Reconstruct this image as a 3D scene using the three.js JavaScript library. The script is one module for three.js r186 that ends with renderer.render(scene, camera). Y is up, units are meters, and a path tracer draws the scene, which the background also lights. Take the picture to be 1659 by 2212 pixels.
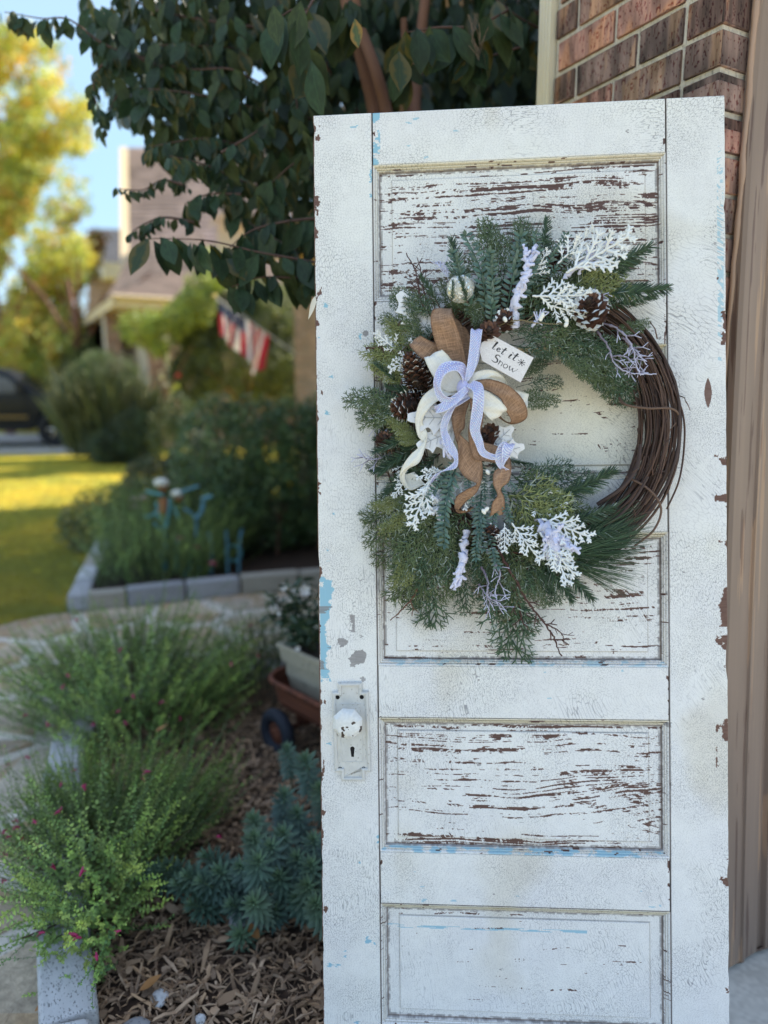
import * as THREE from 'three';
import { RoundedBoxGeometry } from 'three/addons/geometries/RoundedBoxGeometry.js';
import * as BGU from 'three/addons/utils/BufferGeometryUtils.js';

// ---------------------------------------------------------------- camera, sky, sun, exposure
const scene = new THREE.Scene();
const EYE = new THREE.Vector3(0, 1.46, 0), PITCH = THREE.MathUtils.degToRad(-10), FPX = 1534;
const camera = new THREE.PerspectiveCamera(2 * Math.atan(2048 / 2841) * 180 / Math.PI, 0.75, 0.05, 600);
camera.position.copy(EYE); camera.rotation.set(PITCH, 0, 0);
camera.focus = 1.39; camera.userData.fStop = 1.35;
scene.add(camera);
const renderer = new THREE.WebGLRenderer({ antialias: true });
renderer.setSize(768, 1024);
renderer.toneMapping = THREE.LinearToneMapping;
renderer.toneMappingExposure = 2.15;
renderer.shadowMap.enabled = true;

const AX = THREE.MathUtils.degToRad(28.5);              // the houses stand turned by this angle
const SUN_EL = THREE.MathUtils.degToRad(44);
const toHouseAxes = (x, z) => [x * Math.cos(AX) + z * Math.sin(AX), -x * Math.sin(AX) + z * Math.cos(AX)];
const [sunX, sunZ] = toHouseAxes(0.996, -0.09);
const SUN = new THREE.Vector3(sunX * Math.cos(SUN_EL), Math.sin(SUN_EL), sunZ * Math.cos(SUN_EL)).normalize();
{
  // a clear autumn sky: deep blue overhead, paler towards the horizon, brighter round the sun
  const w = 512, h = 256, d = new Float32Array(w * h * 4), dir = new THREE.Vector3();
  for (let j = 0; j < h; j++) for (let i = 0; i < w; i++) {
    const th = Math.PI * (j + .5) / h - Math.PI / 2, ph = 2 * Math.PI * (i + .5) / w - Math.PI;
    dir.set(Math.cos(th) * Math.cos(ph), Math.sin(th), Math.cos(th) * Math.sin(ph));
    const e = Math.max(0, dir.y), hor = Math.exp(-e * 9), mid = Math.exp(-e * 1.7);
    const g = Math.max(0, dir.dot(SUN)), glow = .22 * Math.pow(g, 6) + .5 * Math.pow(g, 60);
    const low = Math.exp(-e * 2.2); let r = .315 - .13 * low + .34 * hor + glow, gg = .365 + .08 * low + .14 * hor + glow * .95, b = .53 + .09 * low + glow * .85;
    if (dir.y < 0) { r = .30; gg = .32; b = .30; }
    const k = (j * w + i) * 4; d[k] = r; d[k + 1] = gg; d[k + 2] = b; d[k + 3] = 1;
  }
  const t = new THREE.DataTexture(d, w, h, THREE.RGBAFormat, THREE.FloatType);
  t.mapping = THREE.EquirectangularReflectionMapping; t.magFilter = t.minFilter = THREE.LinearFilter; t.needsUpdate = true;
  scene.background = t; scene.environment = t;
  scene.backgroundIntensity = 1; scene.environmentIntensity = 1;
}
const sun = new THREE.DirectionalLight(new THREE.Color(1, .90, .75), 5);
sun.position.copy(SUN).multiplyScalar(60); sun.castShadow = true; sun.shadow.radius = 1;
sun.shadow.mapSize.set(4096, 4096);
Object.assign(sun.shadow.camera, { left: -35, right: 35, top: 35, bottom: -35, near: 1, far: 150 });
scene.add(sun); scene.add(sun.target);

// ---------------------------------------------------------------- small helpers
let seed = 12345;
function reseed(s) { seed = s >>> 0; }
function rnd() { seed = (seed + 0x6D2B79F5) >>> 0; let t = seed; t = Math.imul(t ^ t >>> 15, t | 1); t ^= t + Math.imul(t ^ t >>> 7, t | 61); return ((t ^ t >>> 14) >>> 0) / 4294967296; }
const rr = (a, b) => a + (b - a) * rnd();
const pick = (a) => a[Math.floor(rnd() * a.length)];
const V = (x, y, z) => new THREE.Vector3(x, y, z);
const lerp = (a, b, t) => a + (b - a) * t, clamp = (x, a = 0, b = 1) => Math.min(b, Math.max(a, x));
const smooth = (a, b, x) => { const t = clamp((x - a) / (b - a)); return t * t * (3 - 2 * t); };
function hash2(x, y) { let h = Math.imul(x | 0, 374761393) + Math.imul(y | 0, 668265263) | 0; h = Math.imul(h ^ h >>> 13, 1274126177); return ((h ^ h >>> 16) >>> 0) / 4294967296; }
function vn(x, y) { const xi = Math.floor(x), yi = Math.floor(y); let a = x - xi, b = y - yi; a = a * a * (3 - 2 * a); b = b * b * (3 - 2 * b); return lerp(lerp(hash2(xi, yi), hash2(xi + 1, yi), a), lerp(hash2(xi, yi + 1), hash2(xi + 1, yi + 1), a), b); }
function fbm(x, y, o = 4) { let s = 0, a = .5, t = 0; for (let k = 0; k < o; k++) { s += a * vn(x, y); t += a; x = x * 2.03 + 17.1; y = y * 2.03 + 5.7; a *= .5; } return s / t; }
function worley(x, y) { const xi = Math.floor(x), yi = Math.floor(y); let f1 = 9, f2 = 9, id = 0; for (let j = -1; j <= 1; j++) for (let i = -1; i <= 1; i++) { const cx = xi + i, cy = yi + j, dx = cx + .5 + .9 * (hash2(cx, cy) - .5) - x, dy = cy + .5 + .9 * (hash2(cx + 71, cy - 31) - .5) - y, q = Math.sqrt(dx * dx + dy * dy); if (q < f1) { f2 = f1; f1 = q; id = hash2(cx + 5, cy + 9); } else if (q < f2) f2 = q; } return [f1, f2, id]; }
function dataTex(w, h, fn, srgb = true, wrap = true) {
  const d = new Uint8Array(w * h * 4), c = [0, 0, 0, 255];
  for (let j = 0; j < h; j++) for (let i = 0; i < w; i++) { c[3] = 255; fn((i + .5) / w, (j + .5) / h, c, i, j); const k = (j * w + i) * 4; for (let q = 0; q < 4; q++) d[k + q] = clamp(c[q], 0, 255); }
  const t = new THREE.DataTexture(d, w, h, THREE.RGBAFormat);
  t.magFilter = t.minFilter = THREE.LinearFilter; if (wrap) t.wrapS = t.wrapT = THREE.RepeatWrapping;
  if (srgb) t.colorSpace = THREE.SRGBColorSpace; t.needsUpdate = true; return t;
}
const lin = (r, g, b) => new THREE.Color().setRGB(r, g, b);
const S = (hex) => new THREE.Color(hex);
const mat = (o) => new THREE.MeshStandardMaterial({ roughness: .85, side: THREE.DoubleSide, ...o });
const phys = (o) => new THREE.MeshPhysicalMaterial({ roughness: .85, side: THREE.DoubleSide, ...o });

// photograph-to-place: the point that a picture position (on a 1659 x 2212 print) shows at a depth, or on the ground
const cP = Math.cos(PITCH), sP = Math.sin(PITCH);
function ray(u, v) { const x = (u - 829.5) / FPX, y = -(v - 1106) / FPX; return V(x, y * cP + sP, y * sP - cP); }
const pt = (u, v, Z) => ray(u, v).multiplyScalar(Z).add(EYE);
function gp(u, v, y = 0) { const d = ray(u, v); return d.clone().multiplyScalar((y - EYE.y) / d.y).add(EYE); }

// collects triangles and merges them into one mesh
class MB {
  constructor() { this.p = []; this.u = []; this.c = []; this.i = []; this.n = 0; }
  vert(x, y, z, u = 0, v = 0, c = null) { this.p.push(x, y, z); this.u.push(u, v); if (c) this.c.push(c.r, c.g, c.b); else this.c.push(1, 1, 1); return this.n++; }
  tri(a, b, c) { this.i.push(a, b, c); }
  quad(a, b, c, d) { this.i.push(a, b, c, a, c, d); }
  face(pts, uvs, c) { const k = pts.map((q, i) => this.vert(q.x, q.y, q.z, uvs ? uvs[i][0] : 0, uvs ? uvs[i][1] : 0, c)); for (let i = 2; i < k.length; i++) this.tri(k[0], k[i - 1], k[i]); return this; }
  tube(pts, rad, sides = 4, c = null, c2 = null, vscale = 10) {
    const n = pts.length; let ref = V(.31, .87, .38), base = this.n, len = 0; const col = new THREE.Color();
    for (let k = 0; k < n; k++) {
      const t = pts[Math.min(n - 1, k + 1)].clone().sub(pts[Math.max(0, k - 1)]).normalize();
      if (Math.abs(t.dot(ref)) > .97) ref = Math.abs(t.x) < .8 ? V(1, 0, 0) : V(0, 1, 0);
      const a = ref.clone().addScaledVector(t, -ref.dot(t)).normalize(), b = t.clone().cross(a); ref = a.clone();
      const r = typeof rad === 'function' ? rad(k / (n - 1), k) : rad;
      if (k) len += pts[k].distanceTo(pts[k - 1]);
      if (c && c2) col.copy(c).lerp(c2, k / (n - 1)); else if (c) col.copy(c);
      for (let s = 0; s < sides; s++) { const w = s / sides * Math.PI * 2, x = Math.cos(w) * r, y = Math.sin(w) * r; this.vert(pts[k].x + a.x * x + b.x * y, pts[k].y + a.y * x + b.y * y, pts[k].z + a.z * x + b.z * y, s / sides, len * vscale, c ? col : null); }
      if (k) for (let s = 0; s < sides; s++) { const s1 = (s + 1) % sides, o = base + (k - 1) * sides; this.quad(o + s, o + s1, o + sides + s1, o + sides + s); }
    }
    return this;
  }
  cap(at, dir, r, sides, c) { const a = Math.abs(dir.x) < .8 ? V(1, 0, 0).cross(dir).normalize() : V(0, 1, 0).cross(dir).normalize(), b = dir.clone().cross(a); const m = this.vert(at.x, at.y, at.z, 0, 0, c), k = this.n; for (let s = 0; s < sides; s++) { const w = s / sides * 6.2832; this.vert(at.x + (a.x * Math.cos(w) + b.x * Math.sin(w)) * r, at.y + (a.y * Math.cos(w) + b.y * Math.sin(w)) * r, at.z + (a.z * Math.cos(w) + b.z * Math.sin(w)) * r, 0, 0, c); } for (let s = 0; s < sides; s++) this.tri(m, k + s, k + (s + 1) % sides); return this; }
  // a leaf: spine from base along dir, width across, folded along the midrib, curling towards -up
  leaf(base, dir, up, len, wid, { n = 4, fold = .25, curl = .3, c = null, tip = null, shape = .42, wave = 0, pw = .85 } = {}) {
    dir = dir.clone().normalize(); const side = dir.clone().cross(up).normalize(); let nrm = side.clone().cross(dir).normalize();
    const p = base.clone(), k0 = this.n, d = dir.clone(), col = new THREE.Color();
    for (let k = 0; k <= n; k++) {
      const t = k / n, w = wid * .5 * Math.pow(Math.sin(Math.PI * Math.pow(clamp(t, .002, .998), shape * 1.6)), pw) * (1 - .15 * t), up2 = nrm.clone().multiplyScalar(w * fold + wave * len * Math.sin(t * 9));
      if (c) { col.copy(c); if (tip) col.lerp(tip, t); }
      for (const s of [-1, 0, 1]) { const q = p.clone().addScaledVector(side, s * w); if (s) q.add(up2); this.vert(q.x, q.y, q.z, .5 + s * .5, t, c ? col : null); }
      if (k) { const o = k0 + (k - 1) * 3; this.quad(o, o + 1, o + 4, o + 3); this.quad(o + 1, o + 2, o + 5, o + 4); }
      p.addScaledVector(d, len / n);
      d.addScaledVector(nrm, -curl / n).normalize(); nrm = side.clone().cross(d).normalize();
    }
    return this;
  }
  add(geo, m, c = null) {
    const g = geo, P = g.attributes.position, U = g.attributes.uv, q = V(0, 0, 0), k0 = this.n;
    for (let k = 0; k < P.count; k++) { q.fromBufferAttribute(P, k); if (m) q.applyMatrix4(m); this.vert(q.x, q.y, q.z, U ? U.getX(k) : 0, U ? U.getY(k) : 0, c); }
    if (g.index) for (let k = 0; k < g.index.count; k++) this.i.push(k0 + g.index.getX(k)); else for (let k = 0; k < P.count; k++) this.i.push(k0 + k);
    return this;
  }
  box(x0, x1, y0, y1, z0, z1, c = null) { const g = new THREE.BoxGeometry(x1 - x0, y1 - y0, z1 - z0); return this.add(g, new THREE.Matrix4().makeTranslation((x0 + x1) / 2, (y0 + y1) / 2, (z0 + z1) / 2), c); }
  geo(flat = false) {
    let g = new THREE.BufferGeometry();
    g.setAttribute('position', new THREE.Float32BufferAttribute(this.p, 3)); g.setAttribute('uv', new THREE.Float32BufferAttribute(this.u, 2)); g.setAttribute('color', new THREE.Float32BufferAttribute(this.c, 3)); g.setIndex(this.i);
    if (flat) g = g.toNonIndexed();
    g.computeVertexNormals(); return g;
  }
}
// names, labels
const used = {};
function numbered(name) { const k = used[name] = (used[name] ?? -1) + 1; return k ? name + '_' + String(k).padStart(3, '0') : name; }
function meshOf(g, m) { const o = new THREE.Mesh(g, m); o.castShadow = o.receiveShadow = true; return o; }
function tag(o, label, category, group) { o.userData.label = label; o.userData.category = category; if (group) o.userData.group = group; return o; }
function thing(name, label, category, pos = V(0, 0, 0), turn = 0, group) { const o = new THREE.Group(); o.name = numbered(name); o.position.copy(pos); o.rotation.y = turn; scene.add(o); return tag(o, label, category, group); }
function part(parent, name, g, m, label) { const o = meshOf(g instanceof MB ? g.geo() : g, m); o.name = name; parent.add(o); if (label) o.userData.label = label; return o; }
function struct(name, g, m) { const o = meshOf(g instanceof MB ? g.geo() : g, m); o.name = numbered(name); o.userData.kind = 'structure'; scene.add(o); return o; }
const _d = new THREE.Object3D();
function instanced(parent, name, g, m, n, fn) {   // fn(k, dummy, color) places each copy; stuff that nobody could count
  if (!n) return; const o = new THREE.InstancedMesh(g, m, n), c = new THREE.Color(1, 1, 1); o.castShadow = o.receiveShadow = true;
  let k = 0; for (let q = 0; q < n; q++) { _d.position.set(0, 0, 0); _d.rotation.set(0, 0, 0); _d.scale.set(1, 1, 1); c.setRGB(1, 1, 1); if (fn(q, _d, c) === false) continue; _d.updateMatrix(); o.setMatrixAt(k, _d.matrix); o.setColorAt(k, c); k++; }
  o.count = k; o.name = parent === scene ? numbered(name) : name; o.userData.kind = 'stuff'; parent.add(o); return o;
}
function spline(pts, n) { return new THREE.CatmullRomCurve3(pts, false, 'centripetal').getPoints(n); }
// ---------------------------------------------------------------- the old panelled door, leaning back against the brick pillar
const DW = .813, DH = 2.03;
const DX = V(.99744, .021768, .068113), DY = V(-.010403, .986578, -.16296), DZ = V(-.070747, .161834, .984279), DTL = V(-.1448, 2.00359, -1.56336);
const RAILS = [[0, .1055], [.381, .4815], [.7475, .853], [1.1215, 1.2275], [1.5035, 1.6095], [1.86, 2.03]], SX0 = .1205, SX1 = .7005;
const PAN = [0, 1, 2, 3, 4].map((k) => [RAILS[k][1], RAILS[k + 1][0]]), MW = .0125;
// paint: white over blue over red brown wood; crazed all over, flaked along the grain of the panels, worn through at the edges
function doorPaint() {
  const w = 1024, h = 2048, col = new Uint8Array(w * h * 4), hgt = new Uint8Array(w * h * 4);
  const brown = [88, 62, 55], grey = [128, 124, 124], blue = [142, 186, 205], deep = [60, 48, 44];
  for (let j = 0; j < h; j++) for (let i = 0; i < w; i++) {
    const x = (i + .5) / w * DW, y = (1 - (j + .5) / h) * DH;            // metres from the top left corner
    const inX = x > SX0 && x < SX1; let pan = -1;
    if (inX) for (let k = 0; k < 5; k++) if (y > PAN[k][0] && y < PAN[k][1]) pan = k;
    const px0 = x - SX0, px1 = SX1 - x, py0 = pan >= 0 ? y - PAN[pan][0] : 0, py1 = pan >= 0 ? PAN[pan][1] - y : 0;
    const inset = pan >= 0 ? Math.min(px0, px1, py0, py1) : 9;
    const mould = inset < MW, field = pan >= 0 && !mould;
    // white paint, unevenly yellowed and greyed
    const t0 = fbm(x * 9, y * 9, 4), t1 = fbm(x * 60 + 7, y * 60, 2);
    let r = 229 + 10 * (t0 - .5) + 8 * (t1 - .5), g = 228 + 10 * (t0 - .5) + 8 * (t1 - .5), b = 226 + 4 * (t0 - .5) + 8 * (t1 - .5), ht = 190 + 30 * (t1 - .5);
    if (pan === 1) { r += 2; g -= 1; b -= 12; }
    const stain = smooth(.62, .8, fbm(x * 5 + 40, y * 4 + 3, 3)); r -= 8 * stain; g -= 11 * stain; b -= 18 * stain;
    // crazing: two sizes of cells, squarer on the flat boards
    const wx = x + .0016 * (fbm(x * 90, y * 90, 2) - .5), wy = y + .0016 * (fbm(x * 90 + 50, y * 90, 2) - .5);
    const cell = lerp(.0052, .0085, fbm(x * 6 + 9, y * 6, 2)), stile = !inX;
    const a1 = worley(wx / cell * (stile ? 1.25 : 1), wy / cell * (stile ? 1 : 1.3)), c1 = 1 - smooth(0, .13, a1[1] - a1[0]);
    const vis = .35 + .65 * smooth(.3, .65, fbm(x * 11 + 3, y * 11 + 8, 3));
    const fine = field || pan < 0 ? (1 - smooth(0, .18, (() => { const q = worley(wx / .0046 + 31, wy / .0026); return q[1] - q[0]; })())) * .35 * vis : 0;
    const crack = Math.max(c1 * vis, fine); r -= 74 * crack; g -= 74 * crack; b -= 70 * crack; ht -= 90 * crack;
    let bare = 0, under = 0, worn = 0;
    const bx = Math.floor(x / .0042 + hash2(Math.floor(y / .0023), 3)) * .0042, by = Math.floor(y / .0017) * .0017, jag = a1[2];
    if (field) {
      // flakes that follow the grain of the panel
      const u = (x - SX0) / (SX1 - SX0), vy = (y - PAN[pan][0]) / (PAN[pan][1] - PAN[pan][0]);
      const wv = .030 * (fbm(x * 3.4 + pan * 13, y * 7, 3) - .5) + .008 * (fbm(x * 11, y * 26 + pan, 2) - .5);
      const tilt = pan === 3 ? -.13 * (x - .42) * smooth(.35, .6, u) * smooth(.2, .5, vy) * (1 - smooth(.75, .85, vy)) : 0;
      const G = y + wv - tilt, big = smooth(.70, .85, vn(G * 34 + 7 * pan, x * 1.3)), str = lerp(vn(G * 400 + 3 * pan, x * 2.6), vn(G * 120 + 3 * pan, x * 3.2), big) * .66 + vn(G * 640, x * 8) * .34;
      const pres = fbm(bx * 30 + pan * 9, (by + wv) * 95, 3);
      let A = -.2;
      if (pan === 0) A = .085 - .12 * smooth(.72, 1, vy) - .05 * smooth(.5, .1, u) * smooth(.3, .05, vy) + .05 * smooth(.06, .2, vy) * (1 - smooth(.45, .6, vy)) - (vy > .08 && vy < .13 ? .12 : 0);
      if (pan === 1) A = -.27 + .15 * smooth(.86, .93, vy) + .05 * smooth(.2, .05, vy);
      if (pan === 2) A = -.225 + .11 * smooth(.55, .9, u) * (vy < .6 ? 1 : .3);
      if (pan === 3) A = -.12 + .13 * smooth(.5, .75, u) * smooth(.28, .42, vy) * (1 - smooth(.72, .84, vy)) + .15 * smooth(.855, .885, vy) * (1 - .75 * smooth(.6, .95, u)) + .06 * smooth(.16, .04, vy) * (1 - smooth(.55, .8, u));
      if (pan === 4) A = -.38 + .29 * smooth(.13, .03, vy) + .1 * smooth(.08, .0, Math.hypot((u - .5) * 2, (vy - .86) * 3));
      if (px0 < .030 && pan === 0) A -= .10; if (px1 < .035) A -= .06;
      const cutoff = .60 - A * .62 + .15 * (jag - .5) + .10 * (fbm(x * 3 + pan, y * 8, 2) - .5);
      const val = str * .62 + pres * .46 - .22 * Math.max(0, fbm(x * 110, y * 190, 2) - .5) - (pan === 0 ? .05 : .012);
      bare = smooth(cutoff, cutoff + .012, val);
      if (pan === 4 && vy > .19 && vy < .215 && fbm(bx * 30, y * 300, 2) > .44 && u < .72) under = .9;
      if (inset < MW + .006) worn = Math.max(worn, .75 * smooth(.35, .6, fbm(x * 130, y * 130, 2)));
    }
    if (mould) {
      const top = py0 === inset, bot = py1 === inset, q = inset / MW;
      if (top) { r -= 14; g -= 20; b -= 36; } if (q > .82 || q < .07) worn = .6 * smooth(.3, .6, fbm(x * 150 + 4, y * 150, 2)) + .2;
      if (bot && pan === 3) under = .8 * smooth(.44, .54, fbm(bx * 60, by * 110, 3)) * (q < .9 ? 1 : 0);
      if (bot && pan === 2) under = .5 * smooth(.54, .62, fbm(bx * 60, by * 110, 3));
      if (fbm(bx * 42 + 3, by * 300, 2) > .82) bare = 1;
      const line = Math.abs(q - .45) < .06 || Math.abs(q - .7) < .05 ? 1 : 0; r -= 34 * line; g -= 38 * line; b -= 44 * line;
    }
    if (stile) {
      const e = x < .3 ? x : DW - x, n = fbm(x * 70, y * 45, 4), nb = fbm(bx * 42, by * 42, 3);
      if (x < .3) {
        const topBare = smooth(.09, .0, y) * .14 + .06 * smooth(.1, .14, y) * (1 - smooth(.24, .3, y));
        if (e < .014 + topBare * .06 && n > .635 - topBare + e * 14 || e < .0012 + .0016 * n) bare = 1;
        const ub = smooth(.86, .95, y) * (1 - smooth(1.08, 1.2, y)); if (e > .003 && nb > .62 - .30 * ub * smooth(.05, .0, e) + .5 * smooth(.0, .07, e) * ub + (1 - ub) * .22) under = 1;
        const pd = Math.hypot((x - .083) / .020, (y - 1.106) / .013); if (pd + 1.6 * (n - .5) < 1) { worn = 1; }
        if (y > 1.0 && y < 1.13 && x < .075 && nb > .63) worn = .95;
        if (Math.hypot(x - .103, (y - .445)) < .006) worn = 1;
      } else {
        const z = -.06 + smooth(.95, 1.0, y) * (1 - smooth(1.04, 1.1, y)) * .2 + smooth(.75, .8, y) * (1 - smooth(.87, .9, y)) * .16 + smooth(1.2, 1.25, y) * (1 - smooth(1.29, 1.33, y)) * .16 + .04 * smooth(.2, 0, y);
        if (e < .024 && nb > .66 - z + e * 5) bare = 1;
        if (e > .004 && e < .016 && y > .09 && y < .52 && fbm(bx * 90, y * 16, 3) + .5 * (jag - .5) > .66) under = .6;
        if (y > .55 && y < .61 && Math.abs(e - .035) < .007 * (1 - Math.pow((y - .58) / .03, 2))) bare = Math.max(bare, .9);
      }
    } else if (pan < 0) {
      if (y < .106 && x < SX0 + .016 && fbm(bx * 80, by * 60, 3) > .42) under = 1;
      const e = Math.min(px0, px1); if (e < .006 && fbm(x * 90, y * 70, 3) > .66) bare = 1;
      const ny = fbm(bx * 26 + 60, by * 70, 3); if (ny > .84) under = .7;
    }
    if (fbm(bx * 34 + 90, by * 34, 3) > .88) worn = Math.max(worn, .85);
    if (under > 0) { r = lerp(r, blue[0], under); g = lerp(g, blue[1], under); b = lerp(b, blue[2], under); ht -= 50 * under; }
    const wg = vn(x * 60, y * 700) * 26 - 13;
    if (worn > 0) { const k = worn * .8; r = lerp(r, grey[0] + wg, k); g = lerp(g, grey[1] + wg, k); b = lerp(b, grey[2] + wg, k); ht -= 60 * k; }
    if (bare > 0) { const dk = stile ? .5 : 0; r = lerp(r, lerp(brown[0], 112, dk) + wg, bare); g = lerp(g, lerp(brown[1], 80, dk) + wg, bare); b = lerp(b, lerp(brown[2], 66, dk) + wg, bare); ht = lerp(ht, 60 + wg, bare); }
    if (field) { const gx = Math.min(px0, px1) - MW - .0262, gy = Math.min(py0, py1) - MW - .0163, q = Math.min(gx, gy); if (q > -.0016 && q < .0006) { const k = .20 + .25 * fbm(x * 40, y * 40, 2); r = lerp(r, 130, k); g = lerp(g, 122, k); b = lerp(b, 112, k); } }
    // grime in the joints and beside the mouldings
    const jx = Math.min(Math.abs(x - SX0), Math.abs(x - SX1)); if (jx < .0022 && !field) { const k = .75 * (1 - jx / .0022); r = lerp(r, deep[0], k); g = lerp(g, deep[1], k); b = lerp(b, deep[2], k); }
    if (field && inset < MW + .0032) { const k = .62 * (1 - (inset - MW) / .0032) + .1; r = lerp(r, deep[0] + 30, k); g = lerp(g, deep[1] + 26, k); b = lerp(b, deep[2] + 22, k); }
    const k = (j * w + i) * 4; col[k] = clamp(r, 0, 255); col[k + 1] = clamp(g, 0, 255); col[k + 2] = clamp(b, 0, 255); col[k + 3] = 255; hgt[k] = hgt[k + 1] = hgt[k + 2] = clamp(ht, 0, 255); hgt[k + 3] = 255;
  }
  const out = [col, hgt].map((d, q) => { const t = new THREE.DataTexture(d, w, h, THREE.RGBAFormat); t.magFilter = t.minFilter = THREE.LinearFilter; if (!q) t.colorSpace = THREE.SRGBColorSpace; t.needsUpdate = true; return t; });
  return mat({ map: out[0], bumpMap: out[1], bumpScale: .0011, roughness: .62 });
}
const doorMat = doorPaint(), oldWood = mat({ color: lin(.075, .045, .035), roughness: .9 });
const door = thing('old_panel_door', 'white crackled five-panel wooden door leaning on the brick pillar', 'door');
door.matrix.makeBasis(DX, DY, DZ); door.matrix.setPosition(DTL.clone().addScaledVector(DY, -DH)); door.matrix.decompose(door.position, door.quaternion, door.scale);
// D: the place in the door's own axes (origin at its lower left corner), h metres in front of its face, that a picture position shows
function D(u, v, h = 0) { const d = ray(u, v), o = DTL.clone().addScaledVector(DZ, h).sub(EYE), q = d.multiplyScalar(o.dot(DZ) / d.dot(DZ)).sub(DTL.clone().sub(EYE)); return V(q.dot(DX), q.dot(DY) + DH, q.dot(DZ)); }
{
  reseed(77);
  const uvFix = (g) => { const P = g.attributes.position, u = new Float32Array(P.count * 2); for (let k = 0; k < P.count; k++) { u[2 * k] = P.getX(k) / DW; u[2 * k + 1] = P.getY(k) / DH; } g.setAttribute('uv', new THREE.BufferAttribute(u, 2)); return g; };
  const board = (pts, depth, z1) => { const s = new THREE.Shape(pts.map((p) => new THREE.Vector2(p[0], p[1]))); const b = .0022; const g = new THREE.ExtrudeGeometry(s, { depth: depth - 2 * b, bevelEnabled: true, bevelThickness: b, bevelSize: b, bevelOffset: -b, bevelSegments: 2 }); g.translate(0, 0, z1 - depth + b); return uvFix(g); };
  const jag = (x, dir) => { const a = []; for (let y = 0; y <= DH + 1e-6; y += .0145) { const n = fbm(y * 60 + x * 9, 3, 3), chip = Math.max(0, fbm(y * 22 + x * 5, 8, 2) - .72) * .016; a.push([x + dir * ((n - .5) * .0013 - chip), Math.min(DH, y)]); } return a; };
  part(door, 'stile', board([[SX0 - .0006, 0], [SX0 - .0006, DH], ...jag(0, -1).reverse()], .036, 0), doorMat, 'left upright of the door, blue paint and bare wood showing at its edge');
  part(door, 'stile', board([[SX1 + .0006, 0], ...jag(DW, 1), [SX1 + .0006, DH]], .036, -.0003), doorMat, 'right upright of the door with brown worn patches');
  for (const [a, b] of RAILS) part(door, 'rail', board([[SX0 + .0009, DH - b], [SX1 - .0009, DH - b], [SX1 - .0009, DH - a], [SX0 + .0009, DH - a]], .0345, -.0008), doorMat);
  part(door, 'core', new MB().box(.004, DW - .004, .004, DH - .004, -.034, -.0235).geo(true), oldWood);
  PAN.forEach(([a, b], k) => {
    const x0 = SX0, x1 = SX1, y0 = DH - b, y1 = DH - a, prof = [[0, -.0006], [.0012, -.0004], [.003, -.0012], [.0046, -.0052], [.0056, -.0040], [.0074, -.0042], [.0092, -.0074], [.0100, -.0066], [.0116, -.0072], [MW, -.0128], [MW + .0004, -.0200]];
    const C = [[x0, y0, 1, 1], [x1, y0, -1, 1], [x1, y1, -1, -1], [x0, y1, 1, -1]];
    for (let s = 0; s < 4; s++) {
      const A = C[s], B = C[(s + 1) % 4], m = new MB();
      for (let q = 0; q < prof.length - 1; q++) { const e = (c, p) => V(c[0] + c[2] * p[0], c[1] + c[3] * p[0], p[1]); m.face([e(A, prof[q]), e(B, prof[q]), e(B, prof[q + 1]), e(A, prof[q + 1])]); }
      part(door, 'moulding', uvFix(m.geo(true)), doorMat);
    }
    const ix0 = x0 + MW, ix1 = x1 - MW, iy0 = y0 + MW, iy1 = y1 - MW, m = new MB();
    const ring = (d, z) => [[ix0 + d, iy0 + d * .62, z], [ix1 - d, iy0 + d * .62, z], [ix1 - d, iy1 - d * .62, z], [ix0 + d, iy1 - d * .62, z]].map((p) => V(...p));
    const R = [ring(-.002, -.0125), ring(.026, -.0122), ring(.0264, -.0098), ring(.0286, -.0088)];
    for (let q = 0; q < R.length - 1; q++) for (let s = 0; s < 4; s++) m.face([R[q][s], R[q][(s + 1) % 4], R[q + 1][(s + 1) % 4], R[q + 1][s]]);
    m.face(R[3]);
    part(door, 'panel', uvFix(m.geo(true)), doorMat, k === 0 ? 'top panel, its paint flaked off along the grain' : undefined);
  });
  // lock plate with stepped corners, keyhole, screw holes and an eight-sided knob
  const plateTex = dataTex(256, 512, (u, v, c) => { const n = fbm(u * 9, v * 18, 4), k = smooth(.74, .8, fbm(u * 22 + 4, v * 44, 3)); const q = 203 + 20 * (n - .5); c[0] = lerp(q, 120, k * .4); c[1] = lerp(q - 1, 110, k * .4); c[2] = lerp(q - 5, 100, k * .4); });
  const plateMat = mat({ map: plateTex, roughness: .42, bumpMap: plateTex, bumpScale: .0004 }), dark = mat({ color: lin(.012, .010, .010), roughness: .9 });
  const pc = D(759.5, 1580, .004), pw = .0375, phh = .1005, cw = .0125, ch = .0185;
  const outline = (d) => { const w = pw - d, h = phh - d, a = cw, b = ch; return [[-w + a, -h], [w - a, -h], [w - a, -h + b], [w, -h + b], [w, h - b], [w - a, h - b], [w - a, h], [-w + a, h], [-w + a, h - b], [-w, h - b], [-w, -h + b], [-w + a, -h + b]]; };
  const steps = [[0, 0], [0, .0042], [.0018, .0080], [.0042, .0088], [.0066, .0076], [.0078, .0036]], pl = new MB(), uvp = (p) => [p[0] / (2 * pw) + .5, p[1] / (2 * phh) + .5];
  for (let q = 0; q < steps.length - 1; q++) { const A = outline(steps[q][0]), B = outline(steps[q + 1][0]); for (let s = 0; s < 12; s++) { const t = (s + 1) % 12; pl.face([V(...A[s], steps[q][1]), V(...A[t], steps[q][1]), V(...B[t], steps[q + 1][1]), V(...B[s], steps[q + 1][1])], [uvp(A[s]), uvp(A[t]), uvp(B[t]), uvp(B[s])]); } }
  const inner = outline(.0078), shp = new THREE.Shape(inner.map((p) => new THREE.Vector2(...p)));
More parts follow.
